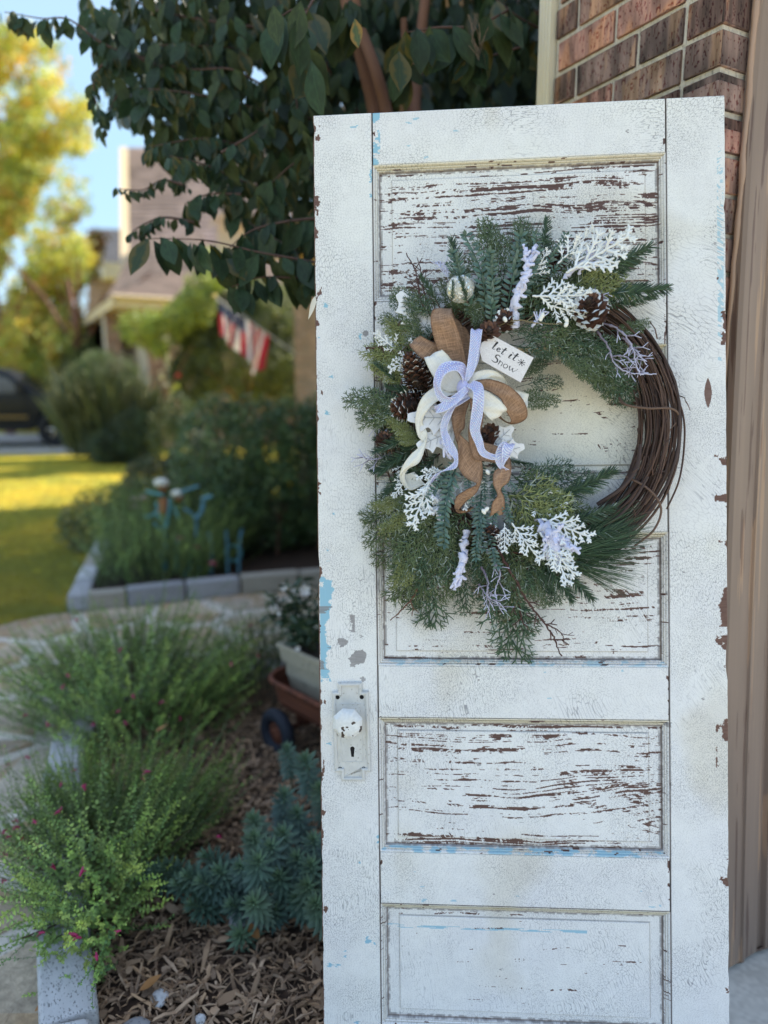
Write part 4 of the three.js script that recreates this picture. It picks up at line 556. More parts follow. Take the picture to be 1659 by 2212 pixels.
{ // holly leaves cut from glittered white card
  const holly = (len, wid) => { const s = new THREE.Shape(), L = [], n = 4; for (const sd of [1, -1]) for (let k = 0; k <= n * 6; k++) { const t = sd > 0 ? k / (n * 6) : 1 - k / (n * 6), f = (t * n) % 1, w = wid * Math.pow(Math.sin(Math.PI * clamp(t * .94 + .03)), .7) * (.62 + .5 * Math.pow(Math.abs(f - .5) * 2, 1.6)); L.push([sd * w, (t + (Math.abs(f - .5) > .42 ? .02 : 0)) * len]); } L.forEach((p, k) => k ? s.lineTo(...p) : s.moveTo(...p)); return new THREE.ExtrudeGeometry(s, { depth: .0014, bevelEnabled: true, bevelSize: .0003, bevelThickness: .0003, bevelSegments: 1 }); };
  const glit = dataTex(256, 256, (u, v, c) => { const n = fbm(u * 10, v * 10, 3), s = hash2(Math.floor(u * 256), Math.floor(v * 256)) > .93 ? 30 : 0; c[0] = c[1] = 222 + 20 * (n - .5) + s; c[2] = 224 + 20 * (n - .5) + s; }), hm = mat({ map: rep(glit, 12), roughness: .5 });
  const g = holly(px(110), px(34));
  const put = (u, v, deg, h, s, rx, ry) => { const o = part(wreath, 'holly_leaf', g, hm); o.position.copy(W(u, v, h)); o.rotation.set(rx, ry, (deg - 90) * Math.PI / 180, 'ZXY'); o.scale.set(s, s, 1); const m = new MB(), q = px(110); m.tube([V(0, 0, .0024), V(0, q * .9, .0024)], .0007, 4); for (let k = 1; k < 5; k++) for (const sd of [-1, 1]) m.tube([V(0, q * k * .17, .0024), V(sd * q * .14, q * (k * .17 + .1), .0024)], .0005, 4); part(o, 'vein', m, M_.veins ??= mat({ color: lin(.42, .43, .45) })); };
  put(930, 722, 128, .06, 1.0, .1, .1); put(915, 735, 105, .055, .85, 0, -.2); put(1052, 985, 14, .09, .72, 0, .15); put(1050, 975, 42, .085, .68, .1, 0); put(995, 905, 178, .1, 1, .1, .2); put(990, 925, 204, .1, .85, .1, .1); 
}
{ // the little wooden gift tag
  const cv = document.createElement('canvas'); cv.width = 1024; cv.height = 640; const x = cv.getContext('2d'); x.fillStyle = '#dcd6d4'; x.fillRect(0, 0, 1024, 640); reseed(811);
  for (let k = 0; k < 2600; k++) { const q = rnd(); x.fillStyle = q < .55 ? 'rgba(255,255,255,.55)' : 'rgba(168,158,156,.45)'; const r = rr(1.5, 5.5); x.beginPath(); x.arc(rr(0, 1024), rr(0, 640), r, 0, 7); x.fill(); }
  x.fillStyle = '#1d191b'; x.strokeStyle = '#1d191b'; x.lineCap = 'round'; x.lineJoin = 'round';
  const brush = (pts, w0, w1, wm) => { const n = 60, P = new THREE.CatmullRomCurve3(pts.map((p) => V(p[0], p[1], 0))).getPoints(n); P.forEach((p, k) => { const t = k / n, w = wm ? lerp(lerp(w0, w1, t), wm, Math.sin(Math.PI * t)) : lerp(w0, w1, t); x.beginPath(); x.arc(p.x, p.y, w / 2, 0, 7); x.fill(); }); };
  // let it
  brush([[262, 95], [248, 180], [236, 262]], 46, 22); brush([[236, 262], [262, 270], [285, 250]], 14, 9);
  brush([[318, 236], [362, 226], [378, 196], [352, 184], [326, 212], [328, 252], [362, 268], [396, 244]], 15, 10, 22);
  brush([[470, 120], [450, 200], [438, 268]], 34, 22); brush([[438, 268], [462, 276], [484, 258]], 14, 9); brush([[406, 168], [450, 162], [508, 152]], 10, 9, 14);
  brush([[618, 184], [604, 230], [598, 272]], 38, 22); brush([[598, 272], [618, 278], [636, 262]], 13, 8); brush([[626, 128], [634, 134]], 22, 18);
  brush([[720, 104], [700, 190], [690, 262]], 40, 22); brush([[690, 262], [712, 274], [736, 256]], 14, 9); brush([[652, 160], [700, 154], [764, 146]], 10, 9, 14);
  // Snow
  brush([[452, 352], [414, 336], [370, 360], [378, 404], [430, 436], [444, 488], [396, 524], [336, 508]], 16, 12, 30);
  brush([[486, 428], [488, 480], [486, 528]], 20, 12); brush([[488, 470], [520, 434], [548, 452], [550, 526]], 9, 14, 12);
  brush([[632, 432], [594, 452], [592, 506], [632, 526], [668, 492], [660, 446], [632, 432]], 12, 9, 17);
  brush([[706, 432], [716, 490], [738, 522]], 22, 10); brush([[738, 522], [764, 470], [774, 440]], 9, 9); brush([[774, 440], [788, 500], [808, 520]], 18, 10); brush([[808, 520], [842, 460], [870, 408]], 10, 7);
  // snowflake
  for (let k = 0; k < 4; k++) { const a = k * Math.PI / 4 + .2, cx = 866, cy = 232, r = 68; x.lineWidth = 13; x.beginPath(); x.moveTo(cx - Math.cos(a) * r, cy - Math.sin(a) * r); x.lineTo(cx + Math.cos(a) * r, cy + Math.sin(a) * r); x.stroke(); for (const s of [-1, 1]) { x.beginPath(); x.arc(cx + s * Math.cos(a) * r, cy + s * Math.sin(a) * r, 11, 0, 7); x.fill(); } }
  const t = new THREE.CanvasTexture(cv); t.colorSpace = THREE.SRGBColorSpace; t.magFilter = THREE.LinearFilter;
  const K = [[1066, 727], [1152, 774], [1124, 827], [1041, 780], [1035.6, 755], [1040.5, 741]].map((q) => W(q[0], q[1], .122)), o = K[0].clone(), ex = K[1].clone().sub(K[0]), L = ex.length(); ex.normalize(); const ey = V(-ex.y, ex.x, 0), loc = K.map((p) => [p.clone().sub(o).dot(ex), p.clone().sub(o).dot(ey)]), hgt = Math.min(...loc.map((p) => p[1])), x0 = Math.min(...loc.map((p) => p[0]));
  const sh = new THREE.Shape(loc.map((p) => new THREE.Vector2(...p))), g = new THREE.ExtrudeGeometry(sh, { depth: .0034, bevelEnabled: true, bevelSize: .0006, bevelThickness: .0006, bevelSegments: 2, bevelOffset: -.0006 });
  const tg = part(wreath, 'gift_tag', g, mat({ color: lin(.66, .62, .60), roughness: .7 }), 'white glittered tag lettered let it Snow'); tg.position.copy(o); tg.rotation.z = Math.atan2(ex.y, ex.x);
  const fg = new THREE.ShapeGeometry(sh); { const P = fg.attributes.position, U = fg.attributes.uv; for (let k = 0; k < P.count; k++) U.setXY(k, (P.getX(k) - x0) / (L - x0), 1 - P.getY(k) / hgt); } fg.translate(0, 0, .0044); part(tg, 'lettering', fg, mat({ map: t, roughness: .55 }));
}
{ // the bow: burlap, cream and sheer lilac ribbon, each a strip between two edges
  const weave = (c0, c1, n, sl) => dataTex(256, 256, (u, v, c) => { const a = vn(u * n, v * 6), b = vn(u * 6 + 40, v * n), p = ((Math.floor(u * n) + Math.floor(v * n)) % 2) * .12, s = smooth(.62, .8, vn(u * 3, v * n * .5 + 9)) * sl + smooth(.66, .8, vn(u * n * .5, v * 3 + 4)) * sl, k = clamp(.3 + .35 * a + .3 * b + p + s); for (let q = 0; q < 3; q++) c[q] = lerp(c0[q], c1[q], k); });
  const burlap = weave([86, 64, 48], [168, 134, 108], 64, .25), creamT = weave([196, 193, 184], [240, 238, 230], 96, .0);
  const dots = dataTex(256, 256, (u, v, c) => { const q = 5, row = Math.floor(v * q * 2), fx = ((u * q + (row % 2) * .5) % 1) - .5, fy = (v * q * 2) % 1 - .5, d = Math.hypot(fx, fy * .5); const on = d < .22, e = Math.min(u, 1 - u) < .055, w = vn(u * 70, v * 70), h = hash2(Math.floor(u * q * 2 + (row % 2)), row); c[0] = on ? 215 + 40 * h : e ? 215 : 160 + 24 * w; c[1] = on ? 240 : e ? 215 : 156 + 24 * w; c[2] = on ? 250 - 20 * h : e ? 240 : 206 + 24 * w; });
  const mats = { b: mat({ map: burlap, bumpMap: burlap, bumpScale: .0006, roughness: .9 }), c: mat({ map: creamT, bumpMap: creamT, bumpScale: .0004, roughness: .85 }), l: phys({ map: dots, roughness: .32, sheen: .4, iridescence: .5, transparent: true, opacity: .93 }) };
  const edges = { b: mat({ color: lin(.20, .115, .070) }), c: mat({ color: lin(.70, .68, .60) }), l: mat({ color: lin(.66, .68, .86) }) };
  const knot = part(wreath, 'ribbon_bow', new MB().add(new THREE.SphereGeometry(1, 18, 12), new THREE.Matrix4().compose(W(1000, 838, .135), new THREE.Quaternion(), V(px(13), px(17), px(11)))).geo(), mat({ color: lin(.50, .50, .78), roughness: .5 }), 'bow of brown, cream and dotted lilac ribbon');
  const ribbon = (kind, wid, rows, name) => { // rows: edge a (u, v, h), edge b (u, v, h)
    const A = spline(rows.map((r) => W(r[0], r[1], r[2])), rows.length * 9), B = spline(rows.map((r) => W(r[3], r[4], r[5])), rows.length * 9), m = new MB(); let len = 0; const nc = 6;
    for (let k = 0; k < A.length; k++) { if (k) len += (A[k].distanceTo(A[k - 1]) + B[k].distanceTo(B[k - 1])) / 2; const t0 = A[Math.min(k + 1, A.length - 1)].clone().sub(A[Math.max(0, k - 1)]).normalize(), n = t0.cross(B[k].clone().sub(A[k])).normalize(); for (let s = 0; s <= nc; s++) { const q = A[k].clone().lerp(B[k], s / nc).addScaledVector(n, .0022 * Math.sin(Math.PI * s / nc) * Math.sin(k * .35 + s) + .0007 * Math.sin(k * .5 + s * 1.7)); m.vert(q.x, q.y, q.z, s / nc, len / wid); } if (k) for (let s = 0; s < nc; s++) { const o = (k - 1) * (nc + 1) + s; m.quad(o, o + 1, o + nc + 2, o + nc + 1); } }
    const o = part(knot, name, m, mats[kind]); const e = new MB(); for (const L of [A, B]) e.tube(L, (t, k) => .0008 + .0003 * (k % 2), 4); part(knot, 'ribbon_edge', e, edges[kind]); return o;
  };
  const bb = 'burlap_ribbon', cc = 'cream_ribbon', ll = 'lilac_ribbon', wb = px(62), wc = px(54), wl = px(30);
  // burlap loops
  ribbon('b', wb, [[985, 825, .105, 1015, 820, .105], [955, 780, .1, 1005, 770, .1], [938, 730, .115, 992, 720, .112], [931, 695, .13, 978, 684, .125], [934, 672, .125, 975, 668, .1], [953, 667, .1, 976, 668, .075], [972, 672, .085, 985, 690, .065], [985, 710, .075, 1010, 715, .06], [990, 760, .075, 1020, 765, .065], [1000, 820, .09, 1022, 815, .08]], bb);
  ribbon('b', wb, [[990, 830, .1, 985, 800, .1], [945, 795, .1, 965, 755, .095], [905, 768, .11, 930, 738, .1], [885, 745, .11, 908, 726, .1], [888, 744, .1, 908, 728, .09], [930, 768, .085, 950, 745, .08]], bb);
  ribbon('b', wb, [[1010, 826, .12, 1012, 838, .118], [1055, 820, .13, 1050, 842, .125], [1095, 832, .135, 1082, 862, .13], [1125, 858, .135, 1092, 885, .125], [1138, 885, .13, 1104, 906, .115], [1135, 905, .115, 1100, 914, .1], [1105, 916, .095, 1085, 905, .085], [1075, 900, .085, 1070, 880, .08], [1040, 870, .09, 1045, 850, .09]], bb);
  // cream loops
  ribbon('c', wc, [[995, 842, .12, 1000, 825, .12], [965, 845, .115, 985, 800, .115], [935, 810, .125, 970, 772, .12], [918, 775, .125, 955, 757, .12], [921, 774, .11, 956, 760, .105], [960, 800, .1, 985, 790, .1], [985, 850, .105, 1000, 840, .105], [975, 857, .105, 1000, 850, .11]], cc);
  ribbon('c', wc, [[1005, 822, .12, 1015, 835, .12], [1030, 804, .125, 1035, 826, .125], [1060, 800, .125, 1060, 818, .12], [1085, 812, .115, 1075, 832, .11], [1096, 838, .1, 1080, 842, .1], [1090, 845, .095, 1070, 838, .095], [1050, 840, .1, 1040, 830, .1]], cc);
  ribbon('c', wc, [[1015, 838, .125, 1003, 850, .125], [1050, 846, .135, 1030, 868, .13], [1078, 865, .135, 1045, 890, .13], [1094, 884, .13, 1060, 906, .125], [1088, 890, .115, 1062, 908, .11], [1060, 886, .1, 1045, 900, .1]], cc);
  ribbon('c', wc, [[1060, 850, .085, 1075, 870, .085], [1095, 842, .085, 1110, 872, .085], [1122, 846, .08, 1125, 884, .08], [1142, 852, .075, 1138, 888, .075]], cc);
  ribbon('c', wc, [[985, 835, .11, 985, 850, .115], [945, 835, .115, 955, 860, .12], [912, 860, .125, 928, 880, .125], [898, 905, .12, 912, 910, .115], [903, 940, .115, 918, 925, .11], [915, 960, .11, 922, 935, .115], [890, 980, .11, 920, 955, .115], [870, 1008, .11, 905, 998, .115], [864, 1032, .1, 882, 1012, .105], [885, 1058, .085, 875, 1025, .09], [918, 1045, .08, 895, 1020, .08]], cc);
  // burlap tails
  ribbon('b', wb, [[985, 850, .1, 1018, 848, .1], [978, 880, .105, 1012, 872, .105], [977, 910, .115, 1005, 895, .11], [984, 945, .115, 1002, 925, .11], [990, 965, .115, 992, 935, .118], [988, 1000, .115, 1018, 962, .12], [1005, 1030, .12, 1038, 990, .12], [1030, 1045, .125, 1042, 1025, .118], [1005, 1060, .125, 1030, 1062, .118], [985, 1075, .12, 1005, 1085, .11], [984, 1100, .11, 988, 1106, .1], [1005, 1102, .095, 995, 1108, .09], [1022, 1095, .085, 1020, 1104, .08]], bb);
  ribbon('b', wb, [[1010, 850, 0.123, 1040, 868, 0.123], [1018, 890, 0.128, 1044, 890, 0.128], [1012, 930, 0.128, 1042, 915, 0.128], [1015, 965, 0.123, 1035, 945, 0.123], [1025, 990, 0.123, 1045, 955, 0.118], [1060, 998, 0.118, 1075, 965, 0.113], [1085, 1005, 0.123, 1098, 985, 0.113], [1068, 1020, 0.133, 1104, 1010, 0.123], [1066, 1045, 0.138, 1098, 1040, 0.128], [1075, 1070, 0.133, 1082, 1055, 0.123], [1065, 1085, 0.128, 1088, 1075, 0.118], [1060, 1108, 0.118, 1090, 1098, 0.113], [1058, 1115, 0.113, 1085, 1112, 0.108]], bb);
  // sheer lilac loops and tails
  ribbon('l', wl, [[1003, 830, .14, 1012, 822, .14], [1010, 790, .145, 1024, 800, .145], [1016, 740, .145, 1036, 745, .145], [1018, 712, .14, 1041, 713, .14], [1022, 715, .125, 1040, 718, .125], [1014, 770, .12, 1034, 775, .12], [1004, 815, .125, 1018, 815, .125]], ll);
  ribbon('l', wl, [[1000, 835, .14, 1003, 824, .13], [998, 815, .15, 1008, 808, .13], [985, 800, .16, 1000, 785, .14], [962, 808, .165, 955, 786, .145], [951, 835, .165, 937, 825, .15], [962, 856, .16, 950, 866, .15], [990, 858, .15, 980, 872, .145], [1005, 845, .14, 1008, 855, .14]], ll);
  ribbon('l', wl, [[1010, 845, .15, 1005, 835, .15], [990, 868, .155, 975, 858, .15], [960, 888, .155, 945, 876, .15], [943, 892, .15, 938, 878, .14], [945, 890, .135, 948, 878, .13], [985, 878, .13, 985, 868, .125], [1015, 860, .13, 1010, 850, .13]], ll);
  ribbon('l', wl, [[1008, 835, .145, 1022, 822, .14], [1022, 845, .155, 1040, 830, .15], [1022, 868, .16, 1045, 850, .155], [1018, 900, .15, 1042, 895, .15], [1016, 930, .145, 1036, 930, .145], [1028, 960, .14, 1042, 950, .14], [1038, 982, .14, 1048, 972, .14], [1060, 992, .135, 1068, 982, .135], [1082, 994, .135, 1082, 980, .14], [1084, 1000, .135, 1104, 975, .14], [1085, 970, .145, 1110, 962, .14], [1090, 955, .14, 1112, 960, .13], [1080, 960, .14, 1100, 985, .135], [1070, 990, .135, 1090, 1000, .135], [1078, 1010, .13, 1088, 1008, .13], [1098, 1022, .12, 1106, 1018, .12]], ll);
  ribbon('l', wl, [[975, 878, .135, 990, 865, .135], [958, 900, .135, 975, 895, .135], [952, 925, .13, 965, 928, .13], [958, 955, .13, 972, 945, .13], [968, 975, .13, 985, 970, .13], [982, 995, .13, 988, 980, .13], [965, 1012, .13, 985, 1010, .13], [935, 1030, .125, 955, 1018, .13], [928, 1050, .115, 938, 1035, .12]], ll);
  ribbon('l', wl, [[955, 1080, .11, 962, 1080, .11], [956, 1100, .105, 964, 1095, .105], [958, 1115, .1, 960, 1112, .1]], ll);
}
// ---------------------------------------------------------------- the big-leaved shrub whose branches hang in from above
const leafTex = dataTex(256, 256, (u, v, c) => { // midrib, side veins, paler blotches, yellowing margin
  const x = Math.abs(u - .5) * 2, rib = 1 - smooth(.02, .06, x), vein = 1 - smooth(.0, .10, Math.abs(((v * 9 - x * 1.6) % 1 + 1) % 1 - .5) * 2 - .0) , n = fbm(u * 7, v * 7, 4); let k = .66 + .3 * (n - .5) + .16 * rib + .10 * vein; c[0] = 255 * k; c[1] = 255 * k; c[2] = 255 * k * .98; const ye = smooth(.62, 1, x + .5 * (fbm(u * 5 + 3, v * 5, 3) - .5)) * .35; c[0] += 30 * ye; c[1] += 16 * ye; });
const yellowTex = dataTex(256, 256, (u, v, c) => { const x = Math.abs(u - .5) * 2, n = fbm(u * 6, v * 6, 4), rib = 1 - smooth(.03, .08, x), e = smooth(.15, .75, x + (n - .5)); c[0] = lerp(88, 190, e) + 30 * rib; c[1] = lerp(120, 160, e) + 20 * rib; c[2] = lerp(52, 44, e); });
const leafMats = [lin(.062, .125, .052), lin(.068, .145, .062), lin(.105, .155, .048), lin(.046, .095, .048)].map((c) => phys({ map: leafTex, color: c, roughness: .55, specularIntensity: .55, bumpMap: leafTex, bumpScale: .0012, transmission: .2, thickness: 0 }));
leafMats.push(phys({ map: yellowTex, color: lin(.16, .19, .13), roughness: .5, bumpMap: leafTex, bumpScale: .001, transmission: .2, thickness: 0 }), phys({ map: yellowTex, color: lin(.62, .50, .30), roughness: .5, transmission: .3, thickness: 0 }));
const leafGeos = [[.18, .25], [.3, .5], [.12, -.1], [.4, .8]].map(([fold, curl], k) => new MB().leaf(V(0, 0, 0), V(0, 1, 0), V(0, 0, 1), 1, .56 - .03 * k, { n: 7, fold, curl, shape: .66, wave: .004, pw: 1.1 }).geo());
const barkMat = mat({ color: lin(.21, .105, .070), bumpMap: rep(soilTex, 3), bumpScale: .006, roughness: .85 });
const twigMat = mat({ color: lin(.10, .055, .042), roughness: .8 });
{
  reseed(901);
  const base = V(.16, 0, -2.5), shrub = thing('broad_leaf_shrub', 'dark green large-leaved shrub hanging over the garden behind the white door', 'shrub', base);
  const L = [], up = V(0, 1, 0), P = (u, v, Z) => pt(u, v, Z).sub(base);
  // stems from the ground
  const stem = (list, r) => part(shrub, 'stem', new MB().tube(spline(list, 26), (t) => r * (1 - .45 * t), 9, null, null, 3), barkMat);
  stem([V(0, 0, 0), V(-.02, .8, .02), P(812, 260, 2.4), P(785, 140, 2.3), P(752, 20, 2.2), P(725, -160, 2.2)], .030); stem([V(.04, 0, .05), V(.03, .9, .1), P(838, 260, 2.35), P(810, 150, 2.25), P(770, 30, 2.2), P(760, -180, 2.1)], .026); stem([V(.1, 0, -.04), V(.12, .9, 0), P(896, 260, 2.4), P(905, 120, 2.35), P(920, -20, 2.3), P(935, -200, 2.3)], .025); stem([V(-.06, 0, 0), V(-.06, 1, 0), P(775, 260, 2.8), P(735, 200, 2.7), P(690, 130, 2.5), P(640, 60, 2.35)], .018); stem([V(.16, 0, 0), V(.22, 1, 0), P(1085, 240, 2.8), P(1125, 130, 2.7), P(1160, 20, 2.6)], .016); stem([V(.08, 0, 0), V(.1, 1, 0), P(878, 260, 2.45), P(876, 150, 2.45), P(872, 40, 2.4)], .02);
  const addLeaf = (p, len, spread, kind, hang = 1) => { const a = rr(0, 6.28), d = V(Math.cos(a) * spread, -hang, Math.sin(a) * spread * .8 + .15).normalize(); let n = V(rr(-.7, .7), rr(-.1, .8), rr(.35, 1)).normalize(); n.addScaledVector(d, -n.dot(d)).normalize(); L.push({ p, d, n, len, w: rr(.86, 1.18), kind: kind ?? (rnd() < .13 ? 4 : Math.floor(rnd() * 4)), z: p.z }); };
  // twigs seen in the photograph, with opposite leaves all along
  const TW = [
    [[720, 140, 2.6], [605, 116, 2.4], [450, 100, 2.2], [334, 97, 2.1], .085], [[700, 260, 2.6], [592, 245, 2.35], [480, 215, 2.2], [364, 195, 2.1], [300, 192, 2.1], .085],
    [[560, 330, 2.3], [480, 305, 2.2], [423, 300, 2.1], [330, 316, 2.05], .075], [[620, 420, 2.25], [527, 393, 2.1], [440, 355, 2.0], [366, 337, 1.95], .078], [[478, 330, 2.0], [530, 300, 2.0], [575, 270, 2.05], .095],
    [[360, 150, 2.2], [220, 93, 2.15], [148, 42, 2.1], [90, 40, 2.1], [10, 26, 2.1], .075], [[330, 130, 2.2], [250, 120, 2.15], [205, 165, 2.15], [210, 230, 2.15], [228, 285, 2.15], .055], [[300, 180, 2.2], [260, 200, 2.2], [235, 240, 2.2], .05],
    [[780, 590, 2.0], [677, 566, 1.95], [560, 545, 1.9], [450, 520, 1.88], [330, 515, 1.9], .122], [[700, 470, 2.0], [610, 480, 1.95], [540, 500, 1.95], [470, 560, 1.95], .115], [[720, 600, 1.95], [640, 600, 1.95], [560, 600, 1.92], [500, 620, 1.92], .11],
    [[400, 400, 2.1], [350, 390, 2.1], [310, 410, 2.1], [255, 408, 2.1], .042], [[420, 480, 2.05], [350, 470, 2.05], [310, 485, 2.05], [285, 500, 2.05], .048], [[560, 60, 2.2], [420, 40, 2.2], [330, 20, 2.2], [250, -20, 2.2], .075],
    [[700, 330, 2.1], [640, 350, 2.05], [560, 420, 2.05], .1], [[720, 40, 2.0], [640, 20, 1.9], [600, 40, 1.85], .15], [[700, -40, 1.9], [650, 60, 1.82], [655, 130, 1.8], .155], [[760, 0, 1.95], [745, 10, 1.95], .14],
    [[1000, 60, 1.9], [940, 60, 1.85], [880, 70, 1.85], .14], [[1100, 20, 1.95], [1040, 60, 1.9], [1010, 120, 1.9], .13], [[1130, 100, 2], [1060, 120, 2], [1000, 110, 1.95], .12], [[1160, 60, 2.2], [1110, 30, 2.1], [1050, -20, 2.1], .13], [[890, 160, 2.1], [870, 90, 2.05], .12],
    [[560, 180, 2.2], [500, 150, 2.15], [420, 150, 2.15], [350, 140, 2.15], .08], [[680, 180, 2.1], [640, 210, 2.0], [660, 300, 2.0], .1], [[520, 420, 2.05], [450, 420, 2.05], [400, 440, 2.05], .085], [[640, 540, 2.1], [600, 520, 2.1], [520, 470, 2.1], .09]];
  for (const t of TW) { const len = t.at(-1), pts = spline(t.slice(0, -1).map((q) => P(...q)), 40); part(shrub, 'twig', new MB().tube(pts, (s) => .0042 * (1 - .7 * s), 5), twigMat); const total = pts.reduce((s, p, k) => k ? s + p.distanceTo(pts[k - 1]) : 0, 0), n = Math.max(3, Math.round(total / (len * .26))); for (let k = 0; k <= n; k++) { const p = pts[Math.round(k / n * 40)]; for (let s = 0; s < 2; s++) addLeaf(p.clone().add(V(rr(-.008, .008), rr(-.01, .005), rr(-.02, .02))), len * rr(.48, .98), .6); } }
  for (const [u, v, Z, l, kind] of [[766, 40, 1.75, .075, 5], [862, 110, 1.72, .1, 4], [650, 0, 1.7, .12, 2], [590, 10, 1.68, .1, 2], [672, 130, 1.75, .14, 1], [640, 40, 1.7, .13, 0], [865, 130, 1.8, .1, 1], [900, 60, 1.78, .11, 3]]) { addLeaf(P(u, v, Z), l, .15, kind); }
  // the rest of the crown, out of focus behind and above
  const poly = [[175, -300], [190, 0], [215, 160], [250, 240], [320, 270], [320, 330], [370, 350], [400, 420], [470, 440], [520, 480], [600, 500], [690, 560], [760, 560], [760, 240], [1190, 240], [1240, -300]].map(([x, z]) => ({ x, z }));
  let tries = 0; while (L.length < 5200 && tries++ < 40000) { const u = rr(150, 1240), v = rr(-300, 560); if (!inside(poly, u, v)) continue; if (u < 420 && rnd() > .9) continue; if (v > 330 && u < 560 && rnd() > .45) continue; if (fbm(u / 60, v / 45, 2) < .27) continue; if (u > 690 && rnd() < .35) continue; addLeaf(P(u, v, u > 690 ? rr(2.4, 3.4) : rr(2.1, 3.2)), rr(.05, .10), .6); }
  for (let k = 0; k < 420; k++) addLeaf(P(rr(680, 1160), rr(-20, 250), rr(2.5, 3.4)), rr(.09, .15), .4, rnd() < .12 ? 4 : [0, 3, 3][k % 3]);
  L.sort((a, b) => b.z - a.z);
  const M = (q) => { const x = q.d.clone().cross(q.n).normalize(), m = new THREE.Matrix4().makeBasis(x.multiplyScalar(q.len * q.w), q.d.clone().multiplyScalar(q.len), q.n.clone().multiplyScalar(q.len)); return m.setPosition(q.p); };
  const vis = [], rest = []; for (const q of L) { const w = q.p.clone().add(base).sub(EYE), Zc = -w.z * cP - w.y * sP, u = 829.5 + w.x / Zc * FPX, v = 1106 - (w.y * cP + w.z * sP * -1) / Zc * FPX; (vis.length < 300 && u > -20 && u < 1200 && v > -60 ? vis : rest).push(q); }
  for (const q of vis) { const o = part(shrub, 'leaf', pick(leafGeos), leafMats[q.kind]); M(q).decompose(o.position, o.quaternion, o.scale); }
  for (let g = 0; g < 4; g++) for (let m = 0; m < 6; m++) { const set = rest.filter((q, k) => k % 4 === g && q.kind === m); if (!set.length) continue; const o = new THREE.InstancedMesh(leafGeos[g], leafMats[m], set.length); set.forEach((q, k) => o.setMatrixAt(k, M(q))); o.name = 'foliage'; o.userData.kind = 'stuff'; o.castShadow = o.receiveShadow = true; shrub.add(o); }
  // dry flower stalks
  for (const [u, v] of [[1020, 60], [1035, 100]]) { const m = new MB(), o = P(u, v + 30, 1.85); for (let k = 0; k < 9; k++) { const d = V(rr(-.5, .5), rr(.4, 1), rr(-.3, .3)).normalize().multiplyScalar(rr(.02, .055)), s = o.clone().add(V(0, k * .006, 0)); m.tube([s, s.clone().addScaledVector(d, .5).add(V(rr(-.003, .003), 0, 0)), s.clone().add(d)], .0008, 3); } part(shrub, 'flower_stalk', m, mat({ color: lin(.22, .15, .10) })); }
}
